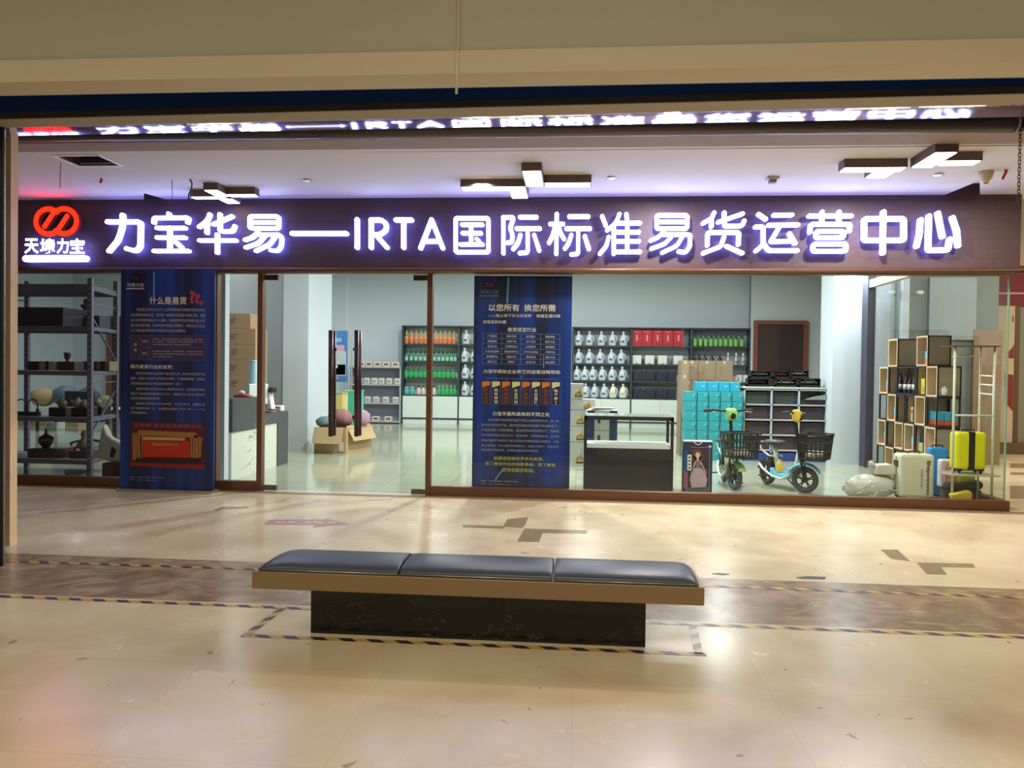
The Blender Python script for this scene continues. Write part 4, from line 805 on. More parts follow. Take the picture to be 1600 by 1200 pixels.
mb = MB(); mb.box(dx0, dx0+.16, 20.88, 20.99, 0, dz-.14, DW); mb.box(dx0, dx1, 20.88, 20.99, dz-.14, dz, DW); mb.box(dx0+.16, dx1, 20.92, 20.99, 0, dz-.14, DD); struct('door_4', mb)
# ---------------------------------------------------------------- cartons
def carton(name, label, x0, x1, y0, y1, z0, z1, m, group=None, cat='box', tape=True, marks=True):
    c = ((x0+x1)/2, (y0+y1)/2, z0); t = thing(name, label, cat, c, group=group); mb = MB()
    mb.box(x0-c[0], x1-c[0], y0-c[1], y1-c[1], 0, z1-z0, m); mb.obj('carton', t, bev=.004)
    mb = MB(); W = x1-x0; H = z1-z0; f = y0-c[1]-.0015; k = mat('printed_carton_ink', (112, 84, 66), .8)
    if tape: mb.box(-.022, .022, f, f+.001, H-.06, H, mat('parcel_tape', (196, 172, 132), .3))
    if marks:
        for i in range(3): mb.box(-W*.3, -W*.3+W*(.22-.03*i), f, f+.001, H*(.62-.14*i), H*(.62-.14*i)+.012, k)
    mb.obj('print', t); return t
# teal stack
TEAL = mat('teal_carton', (44, 150, 158), .55, noise=.06); TEAL2 = mat('bright_teal_carton', (38, 156, 186), .55)
tx = [at(x, 700, 13.2).x for x in (1069.5, 1088, 1106.3, 1124.6, 1142.8, 1160.5)]
ztop = at(1115, 612, 13.2).z; nh = 7; hh = ztop/nh
SP = mat('teal_seam', (30, 80, 90), .7)
for c in range(5):
    for r in range(nh):
        x0, x1 = tx[c], tx[c+1]; t = thing('teal_box', 'teal carton in the big teal stack, %s column from left, %s from the floor' % (ORD[c], ORD[r]), 'box', ((x0+x1)/2, 13.2, r*hh), group='teal cartons stacked beside the display case')
        g = .004+.004*((c*3+r) % 2); mb = MB(); mb.box(-(x1-x0)/2+g, (x1-x0)/2-g, 0, .42, 0.001, hh-.004, TEAL); mb.obj('carton', t, bev=.005)
        mb = MB(); mb.box(.02, .055, -.002, 0, hh*.62, hh*.7, mat('pale_teal_print', (130, 206, 210), .5)); mb.box((x1-x0)/2-.03, (x1-x0)/2-.018, -.002, 0, hh*.2, hh*.6, SP); mb.obj('print', t)
z2 = at(1120, 597, 13.35).z; tx2 = [at(x, 700, 13.35).x for x in (1085, 1102.5, 1120.5, 1138, 1154)]
for c in range(4):
    x0, x1 = tx2[c], tx2[c+1]; t = thing('teal_box', 'bright teal carton on top of the teal stack, %s from left' % ORD[c], 'box', ((x0+x1)/2, 13.3, nh*hh), group='bright teal cartons on top of the stack')
    mb = MB(); mb.box(-(x1-x0)/2+.004, (x1-x0)/2-.004, 0, .3, .001, z2-nh*hh, TEAL2); mb.obj('carton', t, bev=.005); mb = MB(); mb.box(.0, .05, -.002, 0, .08, .1, mat('pale_teal_print', (130, 206, 210), .5)); mb.obj('print', t)
# brown cartons behind the teal stack
OLV = mat('olive_brown_carton', (140, 122, 98), .85, noise=.1, scale=14)  # one even olive brown, darker than the plain cardboard
bx = lambda x, Y=14.3: at(x, 700, Y).x
bz = lambda y, Y=14.3, x=1100: at(x, y, Y).z
z_t, z_m, z_l = bz(563.5), bz(587), bz(594.5)
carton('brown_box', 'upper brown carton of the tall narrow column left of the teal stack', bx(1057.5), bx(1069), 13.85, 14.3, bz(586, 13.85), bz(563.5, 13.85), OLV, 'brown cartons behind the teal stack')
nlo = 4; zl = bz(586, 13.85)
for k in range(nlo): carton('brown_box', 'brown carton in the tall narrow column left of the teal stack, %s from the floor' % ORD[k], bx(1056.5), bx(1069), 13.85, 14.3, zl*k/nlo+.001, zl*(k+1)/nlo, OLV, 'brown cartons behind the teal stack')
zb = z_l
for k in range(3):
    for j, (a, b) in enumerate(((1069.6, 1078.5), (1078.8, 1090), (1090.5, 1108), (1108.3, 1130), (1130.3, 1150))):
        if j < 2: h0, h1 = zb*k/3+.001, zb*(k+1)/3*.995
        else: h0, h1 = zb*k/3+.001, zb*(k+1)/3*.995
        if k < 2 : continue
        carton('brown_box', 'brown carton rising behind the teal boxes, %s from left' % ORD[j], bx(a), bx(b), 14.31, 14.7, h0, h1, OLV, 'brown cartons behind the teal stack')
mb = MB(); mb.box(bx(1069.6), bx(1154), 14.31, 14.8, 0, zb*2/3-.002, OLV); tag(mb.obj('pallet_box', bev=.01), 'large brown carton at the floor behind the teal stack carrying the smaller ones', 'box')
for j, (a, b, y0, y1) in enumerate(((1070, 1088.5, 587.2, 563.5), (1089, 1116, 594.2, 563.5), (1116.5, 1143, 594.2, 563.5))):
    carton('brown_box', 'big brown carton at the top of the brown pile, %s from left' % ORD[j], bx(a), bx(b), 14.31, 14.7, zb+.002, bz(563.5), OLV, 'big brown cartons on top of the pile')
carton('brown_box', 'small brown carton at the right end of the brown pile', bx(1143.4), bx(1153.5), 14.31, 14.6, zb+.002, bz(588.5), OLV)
# rice boxes with a gold flower left of the display case
RW = mat('white_printed_carton', (214, 216, 208), .5); NVY = mat('navy_print', (44, 60, 112), .5); GLD = mat('gold_flower_print', (196, 156, 62), .5)
def rice(label, x0, x1, Y, z0, z1, k):
    t = thing('rice_box', label, 'box', ((x0+x1)/2, Y, z0), group='white cartons with gold flower print'); W = x1-x0; H = z1-z0
    mb = MB(); mb.box(-W/2, W/2, 0, .3, .001, H-.004, RW); mb.obj('carton', t, bev=.004)
    mb = MB(); cx = W*.22; 
    for a in range(5): mb.ball((cx+.04*math.cos(a*PI/4), -.001, H*.3+.035*math.sin(a*PI/4)), .026, GLD, 1, .08, 1, 8)
    mb.box(cx-.06, cx+.06, -.003, 0, H*.12, H*.2, mat('olive_print', (92, 82, 50), .5)); mb.tube([(cx, -.002, H*.3), (cx+.03, -.002, H*.62), (cx+.015, -.002, H*.8)], .003, mat('olive_print', (92, 82, 50), .5), 5)
    mb.box(-W*.47, -W*.47+.035, -.003, 0, H*.3, H*.8, NVY); mb.obj('print', t)
rx0, rx1 = at(884, 700, 11.9).x, at(915, 700, 11.9).x
ry = [at(900, y, 11.9).z for y in (715, 690.5, 665.5, 640.5)]; ry[0] = 0
for k in range(3): rice('white flower-print carton left of the display case, %s from the floor' % ORD[k], rx0, rx1, 11.9, ry[k], ry[k+1], k)
z4 = at(900, 623, 11.9).z; z5 = at(900, 599, 11.9).z
rice('wide white flower-print carton, second from top of the pile left of the case', at(896, 630, 11.9).x-.1, at(931, 630, 11.9).x, 11.9, ry[3], z4, 0)
rice('white flower-print carton at the very top of the pile left of the case', at(891, 610, 11.9).x-.06, at(911.5, 610, 11.9).x, 11.9, z4, z5, 0)
bw = at(917, 700, 11.5).x; bw2 = at(964, 700, 11.5).x; zt = at(940, 641, 11.5).z
for k in range(3):
    z0, z1 = zt*k/3, zt*(k+1)/3
    t = thing('milk_box', 'white and navy striped carton behind the display case, %s from the floor' % ORD[k], 'box', ((bw+bw2)/2, 11.5, z0), group='white and navy cartons behind the display case'); W = bw2-bw
    mb = MB(); mb.box(-W/2, W/2, 0, .35, .001, z1-z0-.004, RW); mb.obj('carton', t, bev=.004)
    mb = MB(); H = z1-z0
    for a, b in ((-.5, -.26), (.24, .5)): mb.box(W*a, W*b, -.002, 0, .002, H-.006, NVY)
    mb.box(-W*.16, -W*.06, -.002, 0, H*.35, H*.75, NVY); mb.obj('print', t)
t = thing('paper_stack', 'flat pile of papers lying on the navy striped cartons', 'papers', ((bw+bw2)/2, 11.65, zt))
for i in range(3): mb = MB(); mb.box(-.2+.03*i, .14+.02*i, -.13, .13, .012*i, .012*i+.009, [WHT, mat('pinkish_paper', (210, 170, 160), .6), SHBACK][i]); mb.obj('sheet', t, rz=.1*i)
# ---------------------------------------------------------------- display case
cx0, cx1 = at(912.5, 700, 9.45).x, at(1052.5, 700, 9.45).x; ct = at(980, 651, 9.45).z; W = cx1-cx0
t = thing('display_case', 'black glass-topped display case standing behind the glass front', 'display case', (cx0, 9.45, 0))
BK = mat('matt_black_panel', (38, 38, 40), .5); zg0 = at(980, 694.5, 9.45).z; 
mb = MB(); mb.box(0, W, 0, .5, 0, zg0-.05, BK); mb.obj('cabinet', t, bev=.004)
mb = MB(); mb.box(.03, W-.03, .02, .48, zg0-.05, zg0+.0, WHT); mb.obj('lit_floor', t)
mb = MB()
for x in (0, W-.035):
    for y in (0, .465): mb.box(x, x+.035, y, y+.035, zg0-.05, ct, BK)
mb.box(0, W, 0, .03, ct-.045, ct, BK); mb.box(0, W, .47, .5, ct-.045, ct, BK); mb.box(0, .03, 0, .5, ct-.045, ct, BK); mb.box(W-.03, W, 0, .5, ct-.045, ct, BK); mb.obj('frame', t)
mb = MB(); mb.box(.02, W-.02, .0, .49, ct+.001, ct+.012, mat('pale_green_top_glass', (196, 214, 204), .08)); mb.obj('top_glass', t)
mb = MB(); mb.box(.035, W-.035, .004, .01, zg0, ct-.045, CLEAR); mb.box(.035, W-.035, .49, .496, zg0, ct-.045, CLEAR); mb.obj('pane', t)
# doll box
dx0, dx1 = at(1067.5, 730, 9.3).x, at(1113, 730, 9.3).x; dzt = at(1090, 690.5, 9.3).z; W = dx1-dx0
t = thing('doll_box', 'tall dark blue box with a doll in a pink gown behind the glass', 'toy box', ((dx0+dx1)/2, 9.3, 0))
DB = mat('deep_indigo_box', (48, 44, 84), .4); mb = MB(); mb.box(-W/2, W/2, 0, .12, 0, dzt, DB); mb.obj('carton', t, bev=.003)
def E_(mb, cx, cz, rx, rz, m, y, n=18): mb.prism([(cx+rx*math.cos(2*PI*k/n), cz+rz*math.sin(2*PI*k/n)) for k in range(n)], .001, m, 'xz', y)
mb = MB(); mb.prism([(-W*.32, .0+.03), (W*.38, .03), (W*.38, dzt*.88), (-W*.25, dzt*.88), (-W*.42, dzt*.7)], .001, mat('box_scene', (52, 50, 66), .5), 'xz', -.001)
mb.prism([(-W*.48, .1), (-W*.33, .02), (-W*.33, dzt*.45), (-W*.48, dzt*.5)], .001, mat('box_pinkflower', (150, 90, 118), .5), 'xz', -.002); mb.prism([(-W*.48, dzt*.5), (-W*.33, dzt*.42), (-W*.36, dzt*.85), (-W*.48, dzt*.8)], .001, mat('box_blue', (36, 78, 134), .5), 'xz', -.002)
mb.prism([(-W*.32, .03), (W*.38, .03), (W*.38, .12), (-W*.32, .10)], .001, mat('box_greenfoot', (84, 92, 84), .5), 'xz', -.0025)
for a, b in (((W*.4, .03), (W*.4, dzt*.88)), ((-W*.25, dzt*.9), (W*.4, dzt*.9))): mb.bar((a[0], -.002, a[1]), (b[0], -.002, b[1]), .006, .006, mat('pink_box_line', (186, 120, 160), .5))
mb.obj('print', t)
GWN = mat('pink_gown', (198, 168, 176), .6, noise=.15, scale=30); SKN = mat('doll_skin', (222, 190, 160), .5); HR = mat('auburn_hair', (110, 56, 48), .5)
mb = MB(); mb.prism([(-W*.1, dzt*.52), (W*.12, dzt*.52), (W*.25, dzt*.45), (W*.33, dzt*.3), (W*.28, dzt*.17), (-W*.2, dzt*.15), (-W*.27, dzt*.3), (-W*.22, dzt*.44)], .01, GWN, 'xz', -.012)
E_(mb, -W*.02, dzt*.77, W*.17, dzt*.11, HR, -.006); E_(mb, -W*.02, dzt*.69, W*.2, dzt*.06, HR, -.006); E_(mb, -W*.01, dzt*.755, W*.085, dzt*.058, SKN, -.008)
mb.prism([(-W*.09, dzt*.64), (W*.1, dzt*.64), (W*.08, dzt*.52), (-W*.08, dzt*.52)], .004, mat('lilac_bodice', (130, 108, 140), .5), 'xz', -.012); mb.prism([(-W*.03, dzt*.7), (W*.02, dzt*.7), (W*.04, dzt*.645), (-W*.05, dzt*.645)], .004, SKN, 'xz', -.010)
mb.tube([(W*.08, -.01, dzt*.635), (W*.18, -.012, dzt*.53), (W*.3, -.012, dzt*.42)], .007, SKN, 6); mb.tube([(-W*.09, -.01, dzt*.635), (-W*.16, -.012, dzt*.52), (-W*.14, -.012, dzt*.43)], .006, SKN, 6); mb.obj('doll', t)
mb = MB(); mb.prism([(-W*.36, dzt*.47), (-W*.22, dzt*.47), (-W*.22, dzt*.76), (-W*.36, dzt*.76)], .002, WHT, 'xz', -.004)
for k in range(4): mb.box(-W*.32, -W*.26, -.006, -.004, dzt*(.5+.065*k), dzt*(.53+.065*k), BLK)
mb.obj('name_plate', t)
mb = MB(); mb.box(-W/2, W/2, -.001, .12, dzt, dzt+.012, WHT); mb.tube([(-W*.2, .0, dzt+.02), (-W*.1, -.012, dzt-.02), (0, -.014, dzt-.035), (W*.08, -.012, dzt-.02), (W*.16, 0, dzt+.02)], .005, WHT, 6); E_(mb, W*.41, dzt*.92, .017, .017, mat('lilac_seal', (214, 190, 220), .5), -.004); mb.obj('handle', t)
# ---------------------------------------------------------------- cubby case with dark contents and toy car boxes
qY = 13.3; qx0, qx1 = at(1161.5, 660, qY).x, at(1293, 660, qY).x; qt = at(1230, 607.5, qY).z; W = qx1-qx0; zb0 = at(1230, 708, qY).z; zb1 = zb0
t = thing('cubby_shelf', 'grey twelve-hole cubby shelf with dark boxes behind the scooters', 'shelf', (qx0, qY, 0)); CS = mat('cubby_grey', (178, 184, 184), .5)
mb = MB()
for i in range(4):
    x = (W-.03)*i/3; mb.box(x, x+.025, 0, .38, .14, qt, CS)
for i in range(5): z = .17+(qt-.2)*i/4; mb.box(0, W, 0, .38, z-.0, z+.022, CS)
mb.obj('frame', t); mb = MB(); mb.box(0, W, .37, .385, .14, qt, SHBACK); mb.obj('back_panel', t)
mb = MB(); mb.box(0, W-.02, -.01, .36, 0, .14, mat('cobalt_plinth', (40, 62, 132), .5)); mb.obj('plinth', t)
mb = MB(); mb.box(-.02, W+.02, -.01, .4, qt, qt+.03, mat('pale_green_top', (186, 200, 190), .4)); mb.obj('top_board', t)
cols3 = [mat('box_charcoal', (62, 54, 58), .5), mat('box_slate_green', (56, 64, 64), .5), mat('box_aubergine', (72, 54, 62), .5)]
rowsn = ['bottom', 'third', 'second', 'top']
ch = (qt-.2)/4
for r in range(4):
    for c in range(3):
        x0 = qx0+(W-.03)*c/3+.03; x1 = qx0+(W-.03)*(c+1)/3-.006; z0 = .192+ch*r
        k = thing('storage_box', 'dark box in the %s row of the cubby shelf, %s column' % (rowsn[r], ['left', 'middle', 'right'][c]), 'box', ((x0+x1)/2, qY+.05, z0+.001), group='dark boxes in the cubby shelf')
        w2 = (x1-x0)/2-.01; hk = ch-.05-(.12 if (r, c) == (3, 2) else 0); mb = MB(); mb.box(-w2, w2*.78, 0, .28, 0, hk, cols3[0 if c == 2 else (1 if r == 3 else 2)]); mb.box(w2*.8, w2, .0, .28, 0, hk, mat('box_navy_side', (44, 46, 78), .5)); mb.obj('carton', k)
t = thing('folded_plastic', 'crumpled clear plastic wrap in the top right cubby hole', 'plastic wrap', (at(1277, 620, qY).x, qY-.0, .192+ch*3+ch-.17))
mb = MB(); mb.prism([(-.2, 0), (.22, 0), (.22, .1), (.1, .08), (-.05, .05)], .05, mat('hazy_wrap', (140, 152, 144), .3), 'xz', -.0); mb.obj('sheet', t)
def toycar(label, X_, Y_, Z_, w_, h_, carm, win=True, group='boxed toy cars on the cubby shelf'):
    t = thing('toy_car_box', label, 'toy box', (X_, Y_, Z_), group=group); mb = MB(); d_ = .18; e = .014
    mb.box(-w_/2, w_/2, .0, d_, 0, h_*.26, BLK); mb.box(-w_/2, w_/2, d_-.01, d_, 0, h_, BLK); mb.box(-w_/2, w_/2, 0, d_, h_-e, h_, BLK)
    for x in (-w_/2, w_/2-e): mb.box(x, x+e, 0, d_, 0, h_, BLK)
    mb.obj('carton', t); mb = MB(); L_ = w_*.78; z0 = h_*.26+.02; H = h_*.5
    mb.prism([(-L_/2, z0+.01), (L_/2, z0+.01), (L_/2, z0+H*.42), (L_*.36, z0+H*.55), (L_*.2, z0+H), (-L_*.25, z0+H), (-L_*.36, z0+H*.55), (-L_/2, z0+H*.45)], .09, carm, 'xz', .05); car = mb.obj('toy_car', t)
    mb = MB(); mb.prism([(L_*.3, z0+H*.55), (L_*.17, z0+H*.9), (-L_*.22, z0+H*.9), (-L_*.3, z0+H*.55)], .004, BLK, 'xz', .046)
    for x in (-L_*.3, L_*.3): mb.lathe([(H*.24, .04), (H*.24, .06)], (x, 0, z0+.015), DKG, 12, axis='y')
    mb.obj('wheels_and_windows', car)
    return t
tz = qt+.031; tY = qY+.02
cx = lambda x: at(x, 600, tY).x
cw = mat('toy_white', (200, 206, 196), .4); cr = mat('toy_red', (168, 50, 60), .4); cd = mat('toy_black', (48, 48, 56), .4); cg = mat('toy_grey', (150, 158, 160), .4)
toycar('boxed black toy car, bottom left of the toy car pile', cx(1185), tY, tz, .36, .135, cd); toycar('boxed pale toy car in the middle of the bottom row', cx(1229), tY, tz, .34, .135, cw); toycar('boxed grey-white toy car at the bottom right of the pile', cx(1266), tY, tz, .34, .15, cg)
toycar('boxed grey toy car in the upper left of the toy car pile', cx(1189), tY+.01, tz+.137, .34, .13, cg); toycar('boxed red toy car in the middle of the upper row', cx(1222), tY+.01, tz+.137, .26, .13, cr); toycar('boxed white toy car in the upper right of the pile', cx(1246), tY-.19, tz+.0+.0, .30, .0001, cw) if 0 else None
toycar('boxed white toy car in the upper right of the toy car pile', cx(1249.5), tY+.01, tz+.153, .30, .13, cw)
# ---------------------------------------------------------------- scooters
def scooter(label, loc, heading, steer, bodym, cowlm, deckm, seat=True):
    t = thing('electric_scooter', label, 'scooter', loc, heading)
    WB = .74; R = .165; FR = mat('scooter_white_frame', (206, 214, 208), .35)
    def wheel(mb, c, ax, spokes):
        c = Vector(c); ax = Vector(ax).normalized(); u = Vector((0, 0, 1)); v = ax.cross(u)
        for i, (r, wd) in enumerate(((R-.032, .032),)):
            mb.tube([c+(u*math.cos(a)+v*math.sin(a))*r for a in [2*PI*k/28 for k in range(29)]], wd, DKG, 10, cap=False)
        mb.tube([c+(u*math.cos(a)+v*math.sin(a))*(R-.062) for a in [2*PI*k/28 for k in range(29)]], .009, BLK, 6, cap=False)
    def hub(mb, c, ax):
        c = Vector(c); ax = Vector(ax).normalized(); u = Vector((0, 0, 1)); v = ax.cross(u)
        mb.tube([c-ax*.035, c+ax*.035], .038, BLK, 14)
        for k in range(5):
            a = 2*PI*k/5
            for da in (-.16, .16): mb.tube([c+(u*math.cos(a)+v*math.sin(a))*.03, c+(u*math.cos(a+da)+v*math.sin(a+da))*(R-.058)], .008, BLK, 6)
    # rear
    rw = Vector((-WB, 0, R)); mb = MB(); wheel(mb, rw, (0, 1, 0), 5); w_ = mb.obj('rear_wheel', t); mb = MB(); hub(mb, rw, (0, 1, 0)); mb.obj('hub', w_)
    # frame tubes on both sides, sweeping up to the head and the carrier
    mb = MB()
    for s in (-1, 1): mb.tube([(-WB-.08, s*.075, .27), (-WB+.02, s*.09, .22), (-.5, s*.11, .15), (-.28, s*.11, .135), (-.16, s*.08, .2), (-.12, s*.05, .3)], .016, FR, 8)
    mb.tube([(-.14, 0, .2), (-.11, 0, .34), (-.055, 0, .52)], .036, FR, 10)
    mb.tube([(-.5, 0, .2), (-.56, 0, .38), (-.585, 0, .54)], .032, FR, 10)
    mb.tube([(-.52, .06, .40), (-.62, .07, .4), (-.76, .08, .46), (-.8, .08, .52)], .013, FR, 8); mb.tube([(-.52, -.06, .40), (-.62, -.07, .4), (-.76, -.08, .46), (-.8, -.08, .52)], .013, FR, 8)
    mb.obj('frame', t)
    mb = MB(); mb.prism([(-.56, .15), (-.46, .13), (-.26, .13), (-.15, .2), (-.12, .3), (-.16, .3), (-.2, .23), (-.28, .2), (-.42, .2), (-.5, .25), (-.56, .25)], .19, deckm, 'xz', -.095); mb.obj('footboard', t, bev=.02)
    mb = MB(); mb.box(-.66, -.57, -.06, .06, .22, .42, BLK); mb.obj('battery', t, bev=.015)
    mb = MB(); mb.prism([(-WB-.17, .2), (-WB-.12, .3), (-WB, .35), (-WB+.13, .29), (-WB+.12, .26), (-WB, .32), (-WB-.1, .28), (-WB-.15, .2)], .09, BLK, 'xz', -.045); mb.obj('rear_fender', t)
    mb = MB()
    SEAT = mat('scooter_seat', (50, 52, 56), .5)
    mb.lathe([(.03, 0), (.13, .008), (.15, .035), (.13, .06), (.04, .07)], (-.575, 0, .54), SEAT, 20, 1.15, .8); mb.obj('seat', t)
    mb = MB(); mb.lathe([(.03, 0), (.09, .008), (.1, .03), (.085, .05), (.04, .055)], (-.8, 0, .52), SEAT, 18, .8, 1); mb.obj('rear_seat', t)
    mb = MB(); mb.tube([(-WB, .04, R), (-WB, .1, R-.02)], .01, BLK); mb.tube([(-.5, .1, .14), (-.46, .2, .02)], .009, BLK, 6); mb.tube([(-.5, -.1, .15), (-.52, -.22, .15), (-.58, -.24, .15)], .01, BLK, 6); mb.obj('side_stand', t)
    # steering group turned by the steer angle about the head axis
    H = Matrix.Rotation(steer, 4, 'Z')
    def T(mb):
        mb.v = [tuple(H @ Vector(v)) for v in mb.v]; return mb
    fwc = Vector((.03, 0, R)); mb = MB(); wheel(mb, fwc, (0, 1, 0), 5); w_ = T(mb).obj('front_wheel', t); mb = MB(); hub(mb, fwc, (0, 1, 0)); T(mb).obj('hub', w_)
    mb = MB()
    for s in (-1, 1): mb.tube([(.03, s*.055, R), (-.0, s*.055, .36), (-.03, s*.04, .42)], .014, BLK, 8)
    mb.tube([(-.03, 0, .40), (-.055, 0, .56), (-.09, 0, .84), (-.1, 0, .98)], .022, BLK, 10); T(mb).obj('fork', t)
    mb = MB(); n = 12; r0 = R+.03; A = []
    for k in range(n+1):
        a = math.radians(30+120*k/n); q = [(fwc.x+(r0+.012*(1-abs(j)))*math.cos(a)*1.06, j*.055, fwc.z+(r0+.02*(1-abs(j)))*math.sin(a)) for j in (-1, -.6, 0, .6, 1)]; q += [(x, y*.9, z-.012) for x, y, z in q[::-1]]; A.append(mb.add(q))
    for a, b in zip(A, A[1:]):
        for k in range(10): mb.face([a+k, a+(k+1) % 10, b+(k+1) % 10, b+k], bodym, True)
    mb.face([A[0]+k for k in range(10)], bodym); mb.face([A[-1]+k for k in range(10)], bodym); T(mb).obj('front_fender', t)
    mb = MB(); mb.tube([(-.16, -.33, .99), (-.12, -.2, 1.0), (-.1, 0, .98), (-.12, .2, 1.0), (-.16, .33, .99)], .012, BLK, 8)
    for s in (-1, 1): mb.tube([(-.165, s*.34, .99), (-.125, s*.21, 1.0)], .02, DKG, 8)
    T(mb).obj('handlebar', t)
    mb = MB(); mb.prism([(-.13, .90), (-.055, .86), (-.02, .93), (-.035, 1.0), (-.08, 1.035), (-.13, 1.02)], .13, cowlm, 'xz', -.065); cw_ = T(mb).obj('headlight_cowl', t, bev=.025)
    mb = MB(); mb.ball((-.035, 0, .93), .042, BLK, .6, 1, 1, 12); T(mb).obj('headlight', cw_)
    # basket crate
    mb = MB(); BA = mat('basket_black', (40, 40, 42), .5); x0, x1, y0, y1, z0, z1 = .0, .31, -.19, .19, .43, .735
    bt = .03
    for z, k in ((z0, bt), (z0+.1, bt*.65), (z0+.2, bt*.3), (z1, 0)):
        c = [(x0+k*.3, y0+k), (x1-k, y0+k), (x1-k, y1-k), (x0+k*.3, y1-k)]
        for a, b in zip(c, c[1:]+c[:1]): mb.bar((a[0], a[1], z), (b[0], b[1], z), .014 if z < z1 else .026, .014 if z < z1 else .022, BA)
    for k in range(9):
        y = y0+(y1-y0)*k/8; yb = y0+bt+(y1-y0-2*bt)*k/8
        mb.bar((x1-bt, yb, z0), (x1, y, z1), .011, .011, BA); mb.bar((x0+bt*.3, yb, z0), (x0, y, z1), .011, .011, BA)
    for k in range(1, 6):
        x = x0+(x1-x0)*k/6
        for s, yy in ((y0, y0+bt), (y1, y1-bt)): mb.bar((x-bt*.2, yy, z0), (x, s, z1), .011, .011, BA)
    mb.box(x0+.01, x1-bt, y0+bt, y1-bt, z0-.008, z0+.012, BA); mb.bar((-.05, 0, .5), (x0+.02, 0, .5), .03, .03, BA); T(mb).obj('basket', t)
    # pedals and brake levers
    mb = MB()
    for s in (-1, 1): mb.tube([(-.1, s*.2, .985), (-.06, s*.28, .975)], .006, STEEL, 6)
    T(mb).obj('brake_lever', t)
    return t, H
LG = mat('scooter_lime', (164, 222, 130), .35); LB = mat('scooter_sky_blue', (112, 196, 226), .35); YE = mat('scooter_yellow', (238, 198, 78), .35)
g = az(1154, 769); b_ = az(1274, 773)
def lay(s, loc, hd): s.location = loc; s.rotation_euler = (0, 0, hd)
s1, H1 = scooter('green electric scooter with a black front basket beside the doll box', (g.x-.03, g.y+.18, 0), math.radians(-92), math.radians(20), LG, LG, mat('scooter_grey_deck', (110, 112, 106), .5))
s2, H2 = scooter('light blue electric scooter with yellow headlight cowl beside the plastic bag', (b_.x-.12, b_.y+.13, 0), math.radians(-70), math.radians(38), LB, YE, LB)
# wrapped packets lying in the baskets and the yellow bottle on the blue scooter
def packet(label, root, H, c, m1, m2):
    M = Matrix.Translation(root.location) @ Matrix.Rotation(root.rotation_euler.z, 4, 'Z') @ H
    t = thing('packet', label, 'packet', M @ Vector(c), root.rotation_euler.z+.3); mb = MB(); mb.box(-.07, .07, -.11, .11, 0, .06, m1); mb.obj('wrapper', t, bev=.015)
    mb = MB(); mb.ball((.0, .04, .07), .035, m2, 1, 1, .5, 8); mb.ball((.02, -.05, .07), .03, m2, 1, 1, .5, 8); mb.obj('contents', t)
PK1 = mat('packet_beige', (212, 196, 172), .5); PK2 = mat('packet_orange', (224, 170, 120), .5)
packet('beige and orange packet lying in the black basket of the blue scooter', s2, H2, (.15, 0, .443), PK1, PK2)
packet('pale packet lying in the black basket of the green scooter', s1, H1, (.15, 0, .443), PK1, WHT)
M = Matrix.Translation(s2.location) @ Matrix.Rotation(s2.rotation_euler.z, 4, 'Z')
t = thing('oil_bottle', 'small yellow container standing on the footboard of blue scooter', 'container', M @ Vector((-.42, -.04, .202)))
mb = MB(); mb.lathe([(.04, 0), (.045, .01), (.045, .11), (.025, .14)], (0, 0, 0), YE, 12); mb.obj('body', t); mb = MB(); mb.lathe([(.02, .14), (.02, .16)], (0, 0, 0), WHT, 10); mb.obj('cap', t)
# ---------------------------------------------------------------- cube shelf along the right side glass
CW = mat('cube_pale_wood', (220, 196, 160), .5, noise=.08, scale=12); CBK = mat('cube_black_frame', (46, 42, 46), .5); CGR = mat('cube_taupe_panel', (150, 138, 120), .6)
CX = 4.36; CH = .413
# one plan unit = cube width along the wall; row heights measured from the floor up
shelf = thing('cube_shelf', 'stepped black and pale wood cube shelf along the right side glass', 'shelf', (CX, 9.7, 0))
CX2 = CX+.285
def ypx(x): # depth at which the shelf face X=CX is seen in column x
    lo, hi = 8.9, 20
    for _ in range(40):
        mid = (lo+hi)/2
        if at(x, 600, mid).x < CX: lo = mid
        else: hi = mid
    return lo
ZL_ = [0, .47, .835, 1.21, 1.59, 1.975]
grid = [  # (row from the floor, image columns of the far and near edge, kind, near side closed)
 (4, 1387, 1401, 'w', 1), (4, 1431, 1448, 'w', 1),
 (3, 1374, 1387, 'w', 1), (3, 1388, 1400.5, 'b', 0), (3, 1401, 1430, 'o', 0), (3, 1431, 1446, 'b', 0), (3, 1447, 1464, 'w', 1),
 (2, 1374, 1386, 'o', 0), (2, 1387, 1400, 'w', 1), (2, 1401, 1414, 'b', 1), (2, 1416, 1429, 'b', 0), (2, 1430, 1446, 'w', 1), (2, 1448, 1464, 'o', 0),
 (1, 1373, 1385, 'w', 1), (1, 1386, 1398, 'b', 0), (1, 1399, 1412, 'w', 1), (1, 1414, 1429, 'w', 1), (1, 1431, 1445, 'b', 0), (1, 1446, 1463, 'w', 1),
 (0, 1372, 1383.5, 'o', 0), (0, 1384.5, 1398, 'w', 1), (0, 1399, 1413, 'b', 0), (0, 1414, 1429, 'b', 0), (0, 1431, 1446, 'w', 1), (0, 1448, 1463, 'b', 1)]
cells_ = {}
